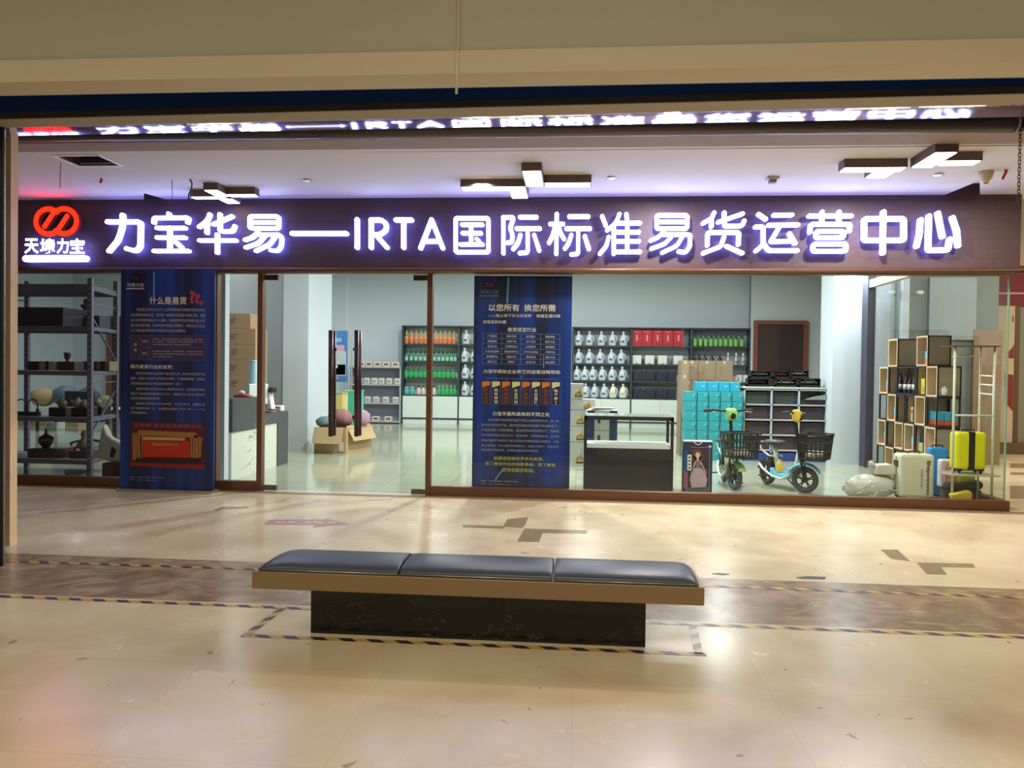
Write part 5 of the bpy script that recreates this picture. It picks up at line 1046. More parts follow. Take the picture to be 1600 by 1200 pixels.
for r, xf, xn, kind, shut in grid:
    yf, yn = ypx(xf), ypx(xn); z0 = ZL_[r]+.003; z1 = ZL_[r+1]; e = .02; fm = CW if kind == 'w' else CBK
    mb = MB(); ox, oy = CX, 9.7; d = CX2-CX
    mb.box(0, d, yn-oy, yf-oy, z0, z0+e, fm); mb.box(0, d, yn-oy, yf-oy, z1-e, z1, fm)
    for p in (0, d-e):
        mb.box(p, p+e, yn-oy, yn-oy+e, z0+e, z1-e, fm); mb.box(p, p+e, yf-oy-e, yf-oy, z0+e, z1-e, fm)
    if kind != 'o': mb.box(d-.01, d, yn-oy+e, yf-oy-e, z0+e, z1-e, CW if kind == 'w' else CGR); mb.box(.02, d-.01, yf-oy-.012, yf-oy-.002, z0+e, z1-e, CW)
    if shut:
        mb.box(.012, d-.01, yn-oy+.004, yn-oy+.012, z0+e*.5, z1-e*.5, CGR)
        for f in ((0, d, z0, z0+.018), (0, d, z1-.018, z1)): mb.box(f[0], f[1], yn-oy-.003, yn-oy, f[2], f[3], CBK)
        for f in (0, d-.02): mb.box(f, f+.02, yn-oy-.003, yn-oy, z0, z1, CBK)
    mb.obj('cube', shelf); cells_.setdefault(r, []).append((yf, yn, z0+e))
CYN = mat('cyan_pack', (70, 170, 206), .5); ORR = mat('orange_red_pack', (226, 96, 62), .5)
def pack(label, r, k, nm='two_tone_pack', n=1, m1=CYN, m2=ORR, h=.17, grp='blue and orange packs', off=0.0):
    yf, yn, z = cells_[r][k]; y = (yf+yn)/2+off; t = thing(nm, label, 'pack', (CX+.09, y, z+.001), group=grp)
    mb = MB(); mb.box(-.035, .035, -.055, .055, h*.36, h, m1); mb.obj('upper_wrap', t, bev=.008); mb = MB(); mb.box(-.035, .035, -.055, .055, 0, h*.36, m2); mb.obj('lower_wrap', t, bev=.008)
pack('blue and orange pack in the top row of the cube shelf', 4, 1); pack('blue and orange pack in the far end cube of the second row', 3, 0); pack('blue and orange pack in the far end cube of the fourth row', 1, 0)
pack('blue and orange pack in the pale wood cube beside far end of the middle row', 2, 1); pack('blue and orange pack in the pale cube in the middle of the fourth row', 1, 3)
for j in range(3):
    pack('blue and orange pack, %s of four in the near middle-row cube' % ORD[j+1], 2, 5, off=-.05)
    bpy.data.objects['two_tone_pack' + '.%03d' % (5+j)].location.x = CX+.075+.075*j
pack('blue and orange pack, first of four in the near middle-row cube', 2, 5, off=.12)
pack('yellow carton standing in the dark cube of the second row', 3, 3, 'yellow_carton', m1=mat('yellow_box', (222, 200, 60), .5), m2=mat('yellow_grey_box', (190, 176, 80), .5), h=.2, grp=None) if 0 else None
def single(nm, label, cat, r, k, fn, off=0):
    yf, yn, z = cells_[r][k]; t = thing(nm, label, cat, (CX+.09, (yf+yn)/2+off, z+.001)); fn(t)
def f_yel(t): mb = MB(); mb.box(-.05, .06, -.08, .08, 0, .2, mat('yellow_box', (222, 200, 60), .5)); mb.obj('carton', t, bev=.004); mb = MB(); mb.box(-.052, -.05, -.05, .05, .03, .1, mat('yellow_grey_box', (176, 164, 96), .5)); mb.obj('print', t)
single('yellow_carton', 'yellow carton standing in the dark cube of the second row', 'box', 3, 3, f_yel)
def f_mag(t): mb = MB(); mb.box(-.05, .06, -.075, .075, 0, .2, mat('tan_snack_pack', (206, 170, 110), .5)); mb.obj('carton', t, bev=.01); mb = MB(); mb.box(-.053, -.05, -.06, .0, .03, .11, mat('snack_pack_blue', (60, 90, 150), .5)); mb.box(-.053, -.05, -.05, .05, .12, .16, mat('snack_pack_red', (170, 70, 60), .5)); mb.obj('print', t)
single('snack_pack', 'tan snack pack with blue print in the middle row of the cube shelf', 'pack', 2, 3, f_mag)
DKB = mat('dark_wine_glass', (52, 42, 56), .25); LBL = mat('white_sticker', (222, 216, 214), .5)
def winebottle(label, y, z, grp='dark bottles on the cube shelf', h=1):
    t = thing('wine_bottle', label, 'bottle', (CX+.1, y, z+.001), group=grp); mb = MB(); mb.lathe([(.036, 0), (.038, .01), (.038, .15*h), (.014, .2*h), (.013, .25*h), (.015, .27*h)], (0, 0, 0), DKB, 12); mb.obj('body', t)
    mb = MB(); mb.lathe([(.039, .05*h), (.039, .12*h)], (0, 0, 0), LBL, 12); mb.obj('sticker', t)
yf, yn, z = cells_[3][2]
for j in range(4): winebottle('dark bottle with white sticker, %s from the left in the wide open second-row cube' % ORD[j], yf-.07-(yf-yn-.14)*j/3*.95, z)
yf, yn, z = cells_[3][1]; winebottle('dark bottle with white sticker in the narrow dark cube of second row', (yf+yn)/2-.03, z)
for r, k, nm in ((2, 0, 'open far end cube of the middle row'), (1, 1, 'second cube of the fourth row'), (1, 2, 'pale wood third cube of the fourth row'), (4, 0, 'pale wood far cube of the top row')):
    yf, yn, z = cells_[r][k]; winebottle('dark bottle in the %s' % nm, (yf+yn)/2-.04, z)
def f_bag(t): mb = MB(); mb.box(-.06, .07, -.07, .07, .12, .26, BLK); mb.obj('black_box', t, bev=.01); mb = MB(); mb.box(-.06, .08, -.085, .085, 0, .12, mat('khaki_box', (176, 170, 126), .6)); mb.obj('khaki_box', t, bev=.01)
single('parcel', 'black box sitting on a khaki box in the dark cube of the fourth row', 'box', 1, 4, f_bag)
def f_cup(t): mb = MB(); mb.lathe([(.025, 0), (.04, .01), (.045, .08), (.03, .1), (.02, .12)], (0, 0, 0), WHT, 14); mb.obj('body', t); mb = MB(); mb.tube([(0, -.04, .02), (0, -.07, .05), (0, -.04, .08)], .006, WHT, 6); mb.obj('handle', t)
single('teapot', 'small white pot in the near pale wood cube of the second row', 'pot', 3, 4, f_cup, off=-.12)
# folding spot bracket near the column top
t = thing('spot_bracket', 'V-shaped steel bracket with two small white spots near the top right glass', 'spotlight', at(1408, 470, 13.0)); P0 = t.location
BR = mat('bracket_grey', (120, 122, 128), .4, .5); mb = MB(); a = at(1393, 457, 13.0)-P0; b = at(1437, 457, 13.0)-P0; c = at(1411, 470, 13.0)-P0; mb.tube([a, c, b], .012, BR, 6); mb.obj('arm', t)
for q in (a, b): mb = MB(); mb.ball(q, .05, WHT, 1.4, .7, .7, 10); mb.obj('spot_head', t)
# ---------------------------------------------------------------- luggage and bags at the right
def suitcase(label, X_, Y_, Z_, w_, d_, h_, m, rz=0, stripes=None, wheels=True, handle_h=.0, band=None):
    t = thing('suitcase', label, 'suitcase', (X_, Y_, Z_), rz); zf = .045 if wheels else 0; n = 6; mb = MB()
    mb.box(-w_/2, w_/2, -d_/2, d_/2, zf, h_, m); mb.obj('shell', t, bev=min(.035, d_*.2))
    mb = MB()
    if wheels:
        for x in (-w_*.36, w_*.36):
            for y in (-d_*.3, d_*.3): mb.lathe([(.022, -.01), (.022, .01)], (x, y, .023), BLK, 12, axis='x'); mb.box(x-.03, x+.03, y-.02, y+.02, .03, .055, BLK)
        mb.obj('wheels', t)
    mb = MB(); mb.tube([(-.07, 0, h_-.005), (-.06, 0, h_+.025), (.06, 0, h_+.025), (.07, 0, h_-.005)], .009, BLK, 8); mb.obj('handle', t)
    if stripes:
        mb = MB()
        for s in stripes: mb.box(w_*s-.004, w_*s+.004, -d_/2-.002, -d_/2+.01, zf+.03, h_-.03, m)
        mb.obj('ribs', t)
    if band: mb = MB(); mb.box(band[0], band[1], -d_/2-.004, d_/2+.004, zf-.003, h_+.003, BLK); mb.obj('zip_band', t)
    return t
WS = mat('ivory_shell', (206, 204, 184), .35); sc0, sc1 = at(1407, 740, 9.3).x, at(1461, 740, 9.3).x; sh_ = at(1430, 710, 9.3).z
t = suitcase('ivory hard suitcase with dark lettering down its right side on the floor', (sc0+sc1)/2, 9.42, 0, sc1-sc0, .24, sh_, WS)
mb = MB(); mb.box(-(sc1-sc0)/2-.012, -(sc1-sc0)/2+.004, -.05, .05, sh_*.72, sh_*.85, BLK); mb.box(-(sc1-sc0)/2-.008, -(sc1-sc0)/2+.003, -.012, .012, .06, sh_-.04, STEEL); mb.obj('side_latch', t)
def vtext(root, txt, x0, y0, x1, y1, Y, m, name):   # lettering that reads downwards
    vs, fs = glyphs(txt, .02); a0 = min(v.x for v in vs); a1 = max(v.x for v in vs); b0 = min(v.y for v in vs); b1 = max(v.y for v in vs)
    A, B = at(x0, y0, Y), at(x1, y1, Y); mb = MB(); k = mb.add([(A.x+(B.x-A.x)*(v.y-b0)/(b1-b0)-root.location.x, Y-root.location.y, A.z-(A.z-B.z)*(v.x-a0)/(a1-a0)) for v in vs])
    for f in fs: mb.face([k+i for i in f], m)
    o = mb.obj(name, root); return o
INK = mat('dark_suitcase_ink', (70, 48, 54), .5)
vtext(t, 'Bhepowoveo', 1446.5, 720, 1453.5, 774, 9.297, INK, 'lettering'); vtext(t, 'ONE STAR', 1439, 733, 1442, 762, 9.297, mat('grey_ink', (150, 146, 136), .5), 'lettering')
YL = mat('bright_yellow_shell', (214, 212, 26), .3); y0_, y1_ = at(1494, 700, 9.0).x, at(1541, 700, 9.0).x
rz_ = at(1510, 740.5, 9.0).z; ys_ = at(1515, 675.5, 9.0).z
# garment rack
rx_ = [at(1489, 700, 8.98).x, at(1551, 700, 8.98).x]; rtop = at(1520, 541.5, 8.98).z
t = thing('display_rack', 'white tubular display rack with small steel shelves carrying the yellow suitcase', 'rack', ((rx_[0]+rx_[1])/2, 9.08, 0)); RKM = mat('cream_tube', (196, 200, 176), .4); hw = (rx_[1]-rx_[0])/2
mb = MB()
for x in (-hw, hw): mb.tube([(x, -.1, 0), (x, -.1, rtop)], .014, RKM, 8)
xm_ = at(1529, 700, 9.26).x-(rx_[0]+rx_[1])/2; mb.tube([(xm_, .18, 0), (xm_, .18, rtop-.0)], .012, RKM, 8)
mb.tube([(-hw, -.1, at(1500, 649, 8.98).z), (hw, -.1, at(1500, 649, 8.98).z)], .011, RKM, 8); mb.tube([(-hw-.02, -.1, at(1500, 557, 8.98).z), (xm_, .18, at(1500, 555, 9.2).z)], .011, RKM, 8)
mb.obj('frame', t)
for yy in (588, 602, 616.5): z = at(1540, yy, 9.05).z; mb = MB(); mb.tube([(xm_, .18, z+.01), (hw, -.1, z)], .008, WHT, 6); mb.obj('rung', t)
mb = MB(); mb.box(-hw-.05, hw+.03, -.16, .2, rtop, rtop+.01, mat('steel_plate', (110, 104, 96), .3, .6)); mb.obj('top_plate', t)
mb = MB(); mb.prism([(-hw-.02, -.2), (hw+.04, -.2), (hw+.02, .2), (-hw-.02, .2), (-hw-.09, 0)], .012, mat('pale_plate', (186, 182, 172), .3, .3), 'xy', rz_-.012); mb.obj('shelf_plate', t)
suitcase('bright yellow suitcase standing on the white display rack', (y0_+y1_)/2+.01, 9.1, rz_+.001, y1_-y0_, .2, ys_-rz_, YL, 0, (-.38, -.2, .2, .38), band=(-.035, .03))
suitcase('yellow suitcase half hidden on the floor behind the rack', 4.555, 9.42, 0, .19, .13, at(1500, 681, 9.4).z, mat('yellow_green_shell', (196, 206, 50), .3))
bs0, bs1 = at(1457, 710, 9.6).x, at(1488, 710, 9.6).x
suitcase('blue suitcase on the floor behind the pink bag', (bs0+bs1)/2-.03, 9.67, 0, bs1-bs0-.02, .13, at(1470, 700, 9.6).z, mat('azure_shell', (34, 132, 200), .35))
# pink printed bag, black cushion, yellow cloth
px0, px1 = at(1462, 740, 9.55).x, at(1497, 740, 9.55).x
t = thing('gift_bag', 'pink and white printed bag between the ivory suitcase and the rack', 'bag', ((px0+px1)/2, 9.47, 0)); zt_ = at(1480, 716, 9.6).z
mb = MB(); W = px1-px0; mb.box(-W/2, W/2, -.06, .06, at(1480, 758, 9.6).z, zt_, mat('lilac_white_bag', (216, 200, 212), .5)); mb.obj('bag', t, bev=.02)
mb = MB(); mb.box(-W*.3, W*.44, -.066, -.06, zt_*.42, zt_*.92, mat('pink_bag_print', (206, 130, 130), .5))
for i in range(4): mb.ball((-W*.15, -.066, zt_*(.5+.11*i)), .026, mat('peach_dot', (232, 176, 120), .5), 1, .15, 1, 8)
mb.obj('print', t)
t = thing('stool', 'low dark cushion block under the pink bag and yellow cloth', 'cushion', ((px0+px1)/2+.1, 9.42, 0)); mb = MB(); mb.box(-.2, .2, -.1, .12, .0, at(1480, 758, 9.6).z-.003, mat('dark_cushion', (58, 56, 58), .7, bump=.3)); mb.obj('cushion', t, bev=.04)
t = thing('black_bag', 'long black bag leaning on the dark cushion under the rack', 'bag', (at(1512, 760, 9.3).x, 9.36, at(1480, 758, 9.6).z)); mb = MB(); mb.prism([(-.24, 0), (.16, 0.0), (.18, .06), (.14, .1), (-.22, .05)], .14, mat('charcoal_bag', (78, 72, 72), .7, bump=.3), 'xz', -.07); mb.obj('bag', t, bev=.02)
t = thing('yellow_cloth', 'yellow folded cloth lying against the glass under the rack', 'cloth', (at(1503, 770, 8.92).x, 8.9, 0)); mb = MB(); mb.prism([(-.11, .0), (.09, 0), (.11, .17), (.08, .2), (-.12, .15), (-.09, .08)], .09, mat('mustard_cloth', (206, 180, 50), .7, noise=.15, bump=.4), 'xz', 0); mb.obj('cloth', t, bev=.012)
# clear plastic bags beside the suitcase, with small bottles
def lump(mb, c, r, m, sx, sy, sz, jit, n=14): mb.ball(c, r, m, sx, sy, sz, n, jit)
pbx = at(1370, 760, 9.35).x; PL = mat('milky_plastic', (206, 208, 196), .2, noise=.1, scale=20, bump=.8, coat=.6)
t = thing('plastic_bag', 'big milky plastic bag lying on the floor left of ivory suitcase', 'bag', (pbx, 9.5, 0)); mb = MB()
lump(mb, (-.02, .0, .14), .2, PL, 1.45, .75, .72, .06, 20); lump(mb, (.14, .04, .17), .15, PL, 1.0, .8, .7, .08, 16); lump(mb, (-.2, .02, .1), .13, PL, 1.0, .9, .75, .1, 14); mb.obj('bag', t)
mb = MB(); random.seed(8)
for k in range(9):
    x = random.uniform(-.24, .2); z = random.uniform(.03, .2); mb.tube([(x, -.14, z), (x+.04, -.152, z+random.uniform(-.02, .03)), (x+.09, -.14, z+random.uniform(-.01, .05))], .004, mat('plastic_glint', (236, 238, 232), .15), 5)
mb.obj('folds', t)
t = thing('paper_parcel', 'small cream parcel lying on top of the milky plastic bag', 'parcel', (at(1385, 740, 9.4).x, 9.5, .285)); mb = MB(); mb.prism([(-.13, 0), (.13, 0), (.13, .11), (.06, .13), (-.1, .12)], .16, mat('cream_wrap', (206, 202, 182), .5, bump=.3), 'xz', -.08); mb.obj('wrap', t, bev=.02)
t = thing('water_bottle', 'small bottle with pale green cap standing on the plastic bag', 'bottle', (at(1364, 740, 9.45).x, 9.5, .27)); mb = MB(); mb.lathe([(.03, 0), (.033, .01), (.033, .1), (.028, .12)], (0, 0, 0), mat('pale_grey_bottle', (180, 180, 182), .3), 14); mb.obj('body', t); mb = MB(); mb.lathe([(.034, .1), (.036, .13), (.03, .16), (.012, .175)], (0, 0, 0), mat('mint_cap', (176, 200, 190), .4), 14); mb.obj('cap', t)
# ---------------------------------------------------------------- reception desk on the left
DX = -4.42
t = thing('reception_desk', 'reception desk with dark stone top and white veined marble front', 'desk', (DX, 9.55, 0))
def dz_(x, y, Xp=DX):  # height on the desk front plane
    d = f2 + r3*((x-800)/FPX) + u3*((600-y)/FPX); k = Xp/d.x; return EYE+d.z*k, d.y*k
zh1, _ = dz_(352, 675); zw1, yA = dz_(352, 677+1); zwt, yB = dz_(398, 668); zl1, yC = dz_(412, 646); zl2, yD = dz_(434, 641)
zc, yE = dz_(450, 640); ztopH, yF = dz_(352, 623); 
y_step = dz_(413, 640)[1]-9.55; y_end = dz_(434, 690)[1]-9.55; y_fin = dz_(450, 690)[1]-9.55
ZH = dz_(352, 624)[0]; ZHb = dz_(352, 678)[0]; ZL = dz_(434, 644)[0]; ZLb = dz_(432, 661)[0]
mb = MB(); mb.box(-.5, 0, -.0, y_step, ZHb, ZH, DARKSTONE); mb.box(-.5, 0, y_step, y_fin, ZLb, ZL, DARKSTONE); mb.box(-.5, 0, y_end, y_fin, 0, ZLb, DARKSTONE); mb.obj('stone_top', t)
mb = MB(); mb.box(-.48, -.015, .01, y_step, 0, ZHb, WHITESTONE); mb.box(-.48, -.015, y_step, y_end, 0, ZLb, WHITESTONE); mb.obj('front_panel', t)
def deskspot(x, Xp=DX-.15):
    d = f2 + r3*((x-800)/FPX); return d.y*Xp/d.x
y1_ = deskspot(432); m1 = thing('monitor', 'white monitor angled on the low end of the reception desk', 'monitor', (DX-.22, 9.55+y_step+.3, ZL), math.radians(62))
mb = MB(); mb.lathe([(.09, 0), (.09, .012), (.02, .018), (.018, .12)], (0, 0, 0), WHT, 18); mb.obj('stand', m1)
mb = MB(); mb.box(-.17, .17, -.015, .02, .12, .42, WHT); mb.obj('screen_back', m1, bev=.008)
m2 = thing('card_terminal', 'white and red payment terminal with black scanner head on the desk', 'payment terminal', (DX-.1, 9.55+y_fin-.42, ZL), math.radians(-20)); RD = mat('terminal_red', (190, 62, 66), .4)
mb = MB(); mb.prism([(-.06, .0), (.06, 0), (.06, .03), (.04, .06), (-.01, .3), (-.05, .3), (-.05, .04)], .09, WHT, 'xz', -.045); mb.obj('body', m2, bev=.008)
mb = MB(); mb.prism([(-.06, .03), (-.045, .03), (-.045, .26), (-.075, .26)], .095, RD, 'xz', -.047); mb.box(-.02, .08, -.048, .046, .028, .05, RD); mb.obj('red_side', m2)
mb = MB(); mb.box(-.03, .06, -.05, .05, .29, .37, BLK); mb.obj('scanner_head', m2, bev=.008)
m3 = thing('receipt_printer', 'white receipt printer at the outer end of the reception desk', 'printer', (DX-.15, 9.55+y_fin-.13, ZL), .1); mb = MB(); mb.box(-.11, .11, -.09, .1, 0, .085, WHT); mb.obj('body', m3, bev=.012); mb = MB(); mb.box(-.08, .08, -.092, -.085, .05, .06, BLK); mb.obj('paper_slot', m3)
m4 = thing('keyboard', 'black keyboard and wires on the low part of the desk', 'keyboard', (DX-.12, 9.55+y_fin-.75, ZL), 1.4); mb = MB(); mb.box(-.16, .16, -.06, .06, 0, .02, BLK); mb.obj('body', m4, bev=.004); mb = MB()
for i in range(4):
    for j in range(10): mb.box(-.145+.029*j, -.122+.029*j, -.05+.026*i, -.03+.026*i, .02, .025, DKG)
mb.obj('keys', m4)
m5 = thing('telephone', 'red telephone set on the raised part of the desk', 'telephone', (DX-.12, deskspot(380, DX-.12), ZH)); mb = MB(); mb.prism([(-.11, 0), (.11, 0), (.11, .02), (.0, .05), (-.1, .03)], .14, mat('phone_red', (176, 56, 60), .4), 'xz', -.07); mb.obj('body', m5, bev=.008); mb = MB(); mb.ball((-.02, 0, .065), .04, WHT, 1.2, 1, .7, 10); mb.obj('handset', m5)
m6 = thing('water_cooler_jug', 'tall pale blue bottle standing behind the raised desk', 'bottle', (at(396.5, 600, 11.75).x, 11.75, .0)); mb = MB(); zz = at(395, 565, 11.75).z; mb.lathe([(.12, 0), (.13, .02), (.13, zz-.4), (.08, zz-.36), (.07, zz-.02), (.05, zz)], (0, 0, 0), mat('pale_blue_plastic', (148, 188, 200), .3), 16); mb.obj('body', m6); mb = MB(); mb.lathe([(.06, zz), (.06, zz+.02)], (0, 0, 0), WHT, 12); mb.obj('cap', m6)
# stack of brown cartons behind the desk
CB2 = mat('mid_brown_carton', (186, 152, 122), .85, noise=.08, scale=12)
cy = [at(370, y, 12.6).z for y in (703, 611.5, 587, 562, 538.5, 513.5, 489.5)]
xa_, xb_, xc_ = at(351, 600, 12.6).x, at(390.5, 600, 12.6).x, at(398.5, 600, 12.6).x
cy = [0, .52] + [at(370, y, 12.6).z for y in (611.5, 587, 562, 538.5, 513.5)] + [at(370, 489.5, 12.6).z]
for k in range(7):
    xe = xb_ if k == 6 else xc_
    carton('carton_box', 'brown carton in the tall stack behind the reception desk, %s from the top' % ORD[6-k], xa_-.02*(k % 2), xe, 12.6, 13.1, cy[k]+.001, cy[k+1], CB2, 'brown cartons stacked behind the reception desk')
# ---------------------------------------------------------------- open box with bags, bins and poster
bx0, bx1 = at(494, 690, 13.0).x, at(543, 690, 13.0).x
t = thing('open_box', 'open brown cardboard box full of clothes beside the white column', 'box', (bx0, 12.9, 0)); W = bx1-bx0; zt_ = at(520, 668, 12.95).z; D_ = .85
mb = MB(); e = .012
mb.prism([(0, 0), (W, 0), (W+.22, D_), (.22, D_)], .01, CARD, 'xy', 0)
for a, b in (((0, 0), (W, 0)), ((W, 0), (W+.22, D_)), ((.22, D_), (0, 0)), ((W+.22, D_), (.22, D_))): mb.bar((a[0], a[1], zt_/2), (b[0], b[1], zt_/2), e, zt_, CARD)
mb.obj('carton', t)
mb = MB(); mb.bar((-.0, -.07, zt_-.13), (W-.04, -.07, zt_-.13), .008, .3, mat('light_cardboard', (188, 158, 120), .85), (0, .45, 1)); mb.obj('front_flap', t)
mb = MB(); mb.bar((W+.06, .05, zt_-.1), (W+.26, D_-.05, zt_-.1), .008, .3, mat('light_cardboard', (188, 158, 120), .85), (-.6, .1, 1)); mb.obj('side_flap', t)
mb = MB(); mb.box(W*.78, W*.93, -.012, -.008, .04, .2, LBL); mb.box(W*.42, W*.47, -.012, -.008, .22, .24, LBL); mb.obj('shipping_sticker', t)
CL = [mat('cloth_dusty_rose', (150, 104, 104), .8, noise=.2, scale=9, bump=.4), mat('cloth_grey_teal', (110, 132, 134), .7, noise=.2, bump=.4), mat('cloth_lilac', (176, 140, 156), .8, noise=.15, bump=.4)]
for i, (dx, dy, dz__, r, sx, sz, lb) in enumerate(((.34, .38, .12, .2, 1.0, .7, 'dusty rose bundle of clothes on top of the open box'), (.13, .13, .07, .12, 1.1, .7, 'grey teal bag slumping over left rim of open box'), (.66, .6, .12, .15, 1.0, .8, 'lilac bundle at the right of the open box'))):
    q = thing('clothes_bundle', lb, 'clothes', (bx0+dx, 12.9+dy, zt_+.02), group=None); mb = MB(); lump(mb, (0, 0, dz__), r, CL[i], sx*1.05, 1, sz*1.15, .12, 18); mb.obj('cloth', q)
def bin_(label, x0, x1, Y, y0, y1, m, lidm):
    a, b = at(x0, y0, Y), at(x1, y1, Y); t = thing('storage_carton', label, 'box', ((a.x+b.x)/2, Y, 0)); w_ = b.x-a.x
    mb = MB(); mb.prism([(-w_/2, 0), (w_/2, 0), (w_/2, a.z-.03), (-w_/2, a.z-.03)], .4, m, 'xz', 0); mb.obj('carton', t, bev=.006); mb = MB(); mb.box(-w_/2-.01, w_/2+.01, -.01, .41, a.z-.03, a.z, lidm); mb.obj('lid', t, bev=.006)
bin_('teal and green carton standing behind the open brown box', 535, 560, 16.2, 610, 640, mat('aqua_carton', (92, 196, 176), .5), mat('lime_lid', (122, 200, 110), .5))
bin_('yellow carton standing behind the open brown box', 520, 534.5, 15.5, 613, 640, mat('sand_yellow_carton', (214, 196, 120), .5), mat('grey_green_lid', (150, 166, 150), .5))
bin_('green carton beside the white column', 505, 515, 15.6, 618, 640, mat('sea_green_carton', (90, 180, 150), .5), mat('grey_green_lid', (150, 166, 150), .5))
pY = 18.5; a = at(497, 516.5, pY); b = at(543, 597, pY)
t = thing('poster_stand', 'blue advertising poster in a grey tube stand behind the door handles', 'poster', ((a.x+b.x)/2, pY, 0)); W = b.x-a.x
mb = MB(); z_ = at(520, 513, pY).z; mb.tube([(-W/2, 0, 0), (-W/2, 0, z_), (W/2+.04, 0, z_+.0), (W/2+.1, 0, z_-.12), (W/2+.1, 0, 0)], .018, SHBACK, 8); mb.box(-W/2-.1, W/2+.2, -.2, .2, 0, .03, SHBACK); mb.obj('stand', t)
mb = MB(); mb.box(-W/2, W/2, -.03, -.015, b.z, a.z, mat('poster_blue', (60, 110, 170), .5)); mb.obj('poster', t)
mb = MB(); H = a.z-b.z; y_ = -.034
def pr(x0, x1, z0, z1, c): mb.box(W*x0, W*x1, y_, y_+.002, b.z+H*z0, b.z+H*z1, mat('poster_'+'_'.join(map(str, c)), c, .5))
pr(-.5, .46, .12, .6, (176, 184, 190)); pr(-.5, .3, .78, .86, (130, 170, 206)); pr(-.4, .4, .6, .72, (190, 150, 170)); pr(-.5, .44, .14, .34, (104, 112, 118)); pr(-.5, .2, .06, .1, (190, 160, 180)); mb.obj('print', t)
mb = MB(); mb.lathe([(.09, 0), (.09, .002)], (W*.08, y_-.003, b.z+H*.3), LBL, 4, axis='y'); mb.obj('round_note', t)
# ---------------------------------------------------------------- grey metal storage rack at the left
t = thing('metal_rack', 'grey violet boltless metal rack behind the left glass pane', 'rack', (-6.36, 9.45, 0))
PX = {'fr': at(141, 600, 9.45).x+6.36, 'fl': at(36, 600, 10.4).x+6.36}
# posts: near right, far right, far left (near left hides behind the pillar)
xr = at(141, 600, 9.45).x+6.36; Yb = .85; xl = -1.58
def postp(x, y, h):
    mb = MB(); mb.box(x-.03, x+.03, y-.025, y+.025, 0, h, RACK)
    for k in range(int(h/.075)): mb.box(x-.008, x+.008, y-.027, y-.024, .05+.075*k, .065+.075*k, mat('rack_slot', (190, 190, 204), .5))
    mb.obj('post', t)
hN = at(141, 435, 9.45).z; hB = at(181, 440, 10.3).z
xb2 = at(181, 600, 10.3).x+6.36; xbl = at(42.5, 600, 10.3).x+6.36
postp(xr, 0, hN); postp(xb2, Yb, hB); postp(xbl, Yb, hB); postp(xr-2.0+.3, 0, hN)
lv = [at(100, y, 9.45).z for y in (449, 513, 583, 655.5, 738)]
for k, z in enumerate(lv):
    mb = MB()
    if k == 4: z = .2
    x0_ = xr-1.7; h = .085 if k == 0 else .06
    mb.bar((x0_, 0, z), (xr, 0, z), .03, h, RACK); mb.bar((xbl-.2, Yb, z), (xb2, Yb, z), .03, h, RACK); mb.bar((xr, 0, z), (xb2, Yb, z), .03, h*.8, RACK)
    mb.obj('beam', t)
    if k > 0: mb = MB(); mb.prism([(x0_, .0), (xr, .0), (xb2, Yb), (xbl-.2, Yb)], .012, mat('rack_deck', (138, 136, 152), .45), 'xy', z+h/2-.014); mb.obj('shelf', t)
mb = MB()
def P(x, y, w_): return (x, w_, 0)
for za, zb_ in ((.35, .95), (1.25, .6), ):
    pass
mb.bar((xr, 0, lv[1]+.18), (xb2, Yb, lv[1]-.42), .02, .02, RACK); mb.bar((xr, 0, .55), (xb2, Yb, 1.13), .02, .02, RACK)
for z in (lv[0]-.2, lv[2]-.12): mb.bar((xr, 0, z), (xb2, Yb, z), .014, .018, RACK)
mb.bar((xbl, Yb, .7), (xbl-.35, .3, 1.1), .02, .02, RACK); mb.bar((xbl, Yb, hB-.28), (xbl-.4, .2, hB-.28), .014, .018, RACK); mb.obj('brace', t)
RX, RY = -6.36, 9.45
sz_ = [None] + [z+.031 for z in lv[1:4]] + [.231]
def onr(nm, label, cat, px0, px1, Y, zb_, pyt, m, sidem=None, d=.35, group=None, ins=0):
    a = at(px0, 600, Y).x; b = at(px1, 600, Y).x; z1 = at((px0+px1)/2, pyt, Y).z
    k = thing(nm, label, cat, ((a+b)/2, Y, zb_+.001), group=group); w_ = b-a; mb = MB(); mb.box(-w_/2, w_/2, 0, d, 0, max(.03, z1-zb_), m); mb.obj('carton', k, bev=.004)
    mb = MB(); mb.box(-w_/2+.02, w_/2-.02, -.002, 0, .01, .014, sidem or BLK); mb.obj('edge_line', k); return k
DKP = mat('dark_violet_box', (44, 34, 54), .6); DKP2 = mat('slate_box', (70, 72, 88), .6); MAR = mat('maroon_box', (74, 42, 46), .5); 
onr('dark_case', 'long dark violet box on the top deck of the metal rack', 'box', 14, 98, 9.55, sz_[1], 480, DKP, d=.55)
onr('slate_box', 'slate grey box under the figurine on the rack top deck', 'box', 112, 155, 10.0, sz_[1], 493, DKP2, d=.3)
def fig(label, X_, Y_, Z_, m, k=1, nm='figurine'):
    t = thing(nm, label, 'figurine', (X_, Y_, Z_)); mb = MB(); mb.lathe([(.06*k, 0), (.075*k, .03*k), (.05*k, .07*k), (.035*k, .1*k), (.07*k, .13*k), (.08*k, .15*k), (.04*k, .18*k)], (0, 0, 0), m, 12); mb.obj('body', t)
    mb = MB(); mb.ball((.01*k, 0, .215*k), .05*k, m, 1, .9, .9, 12); mb.obj('head', t)
fig('grey carved figurine on the slate box at the top of the rack', at(134, 600, 10.12).x, 10.12, at(134, 493, 10.0).z+.002, DKP2, .95)
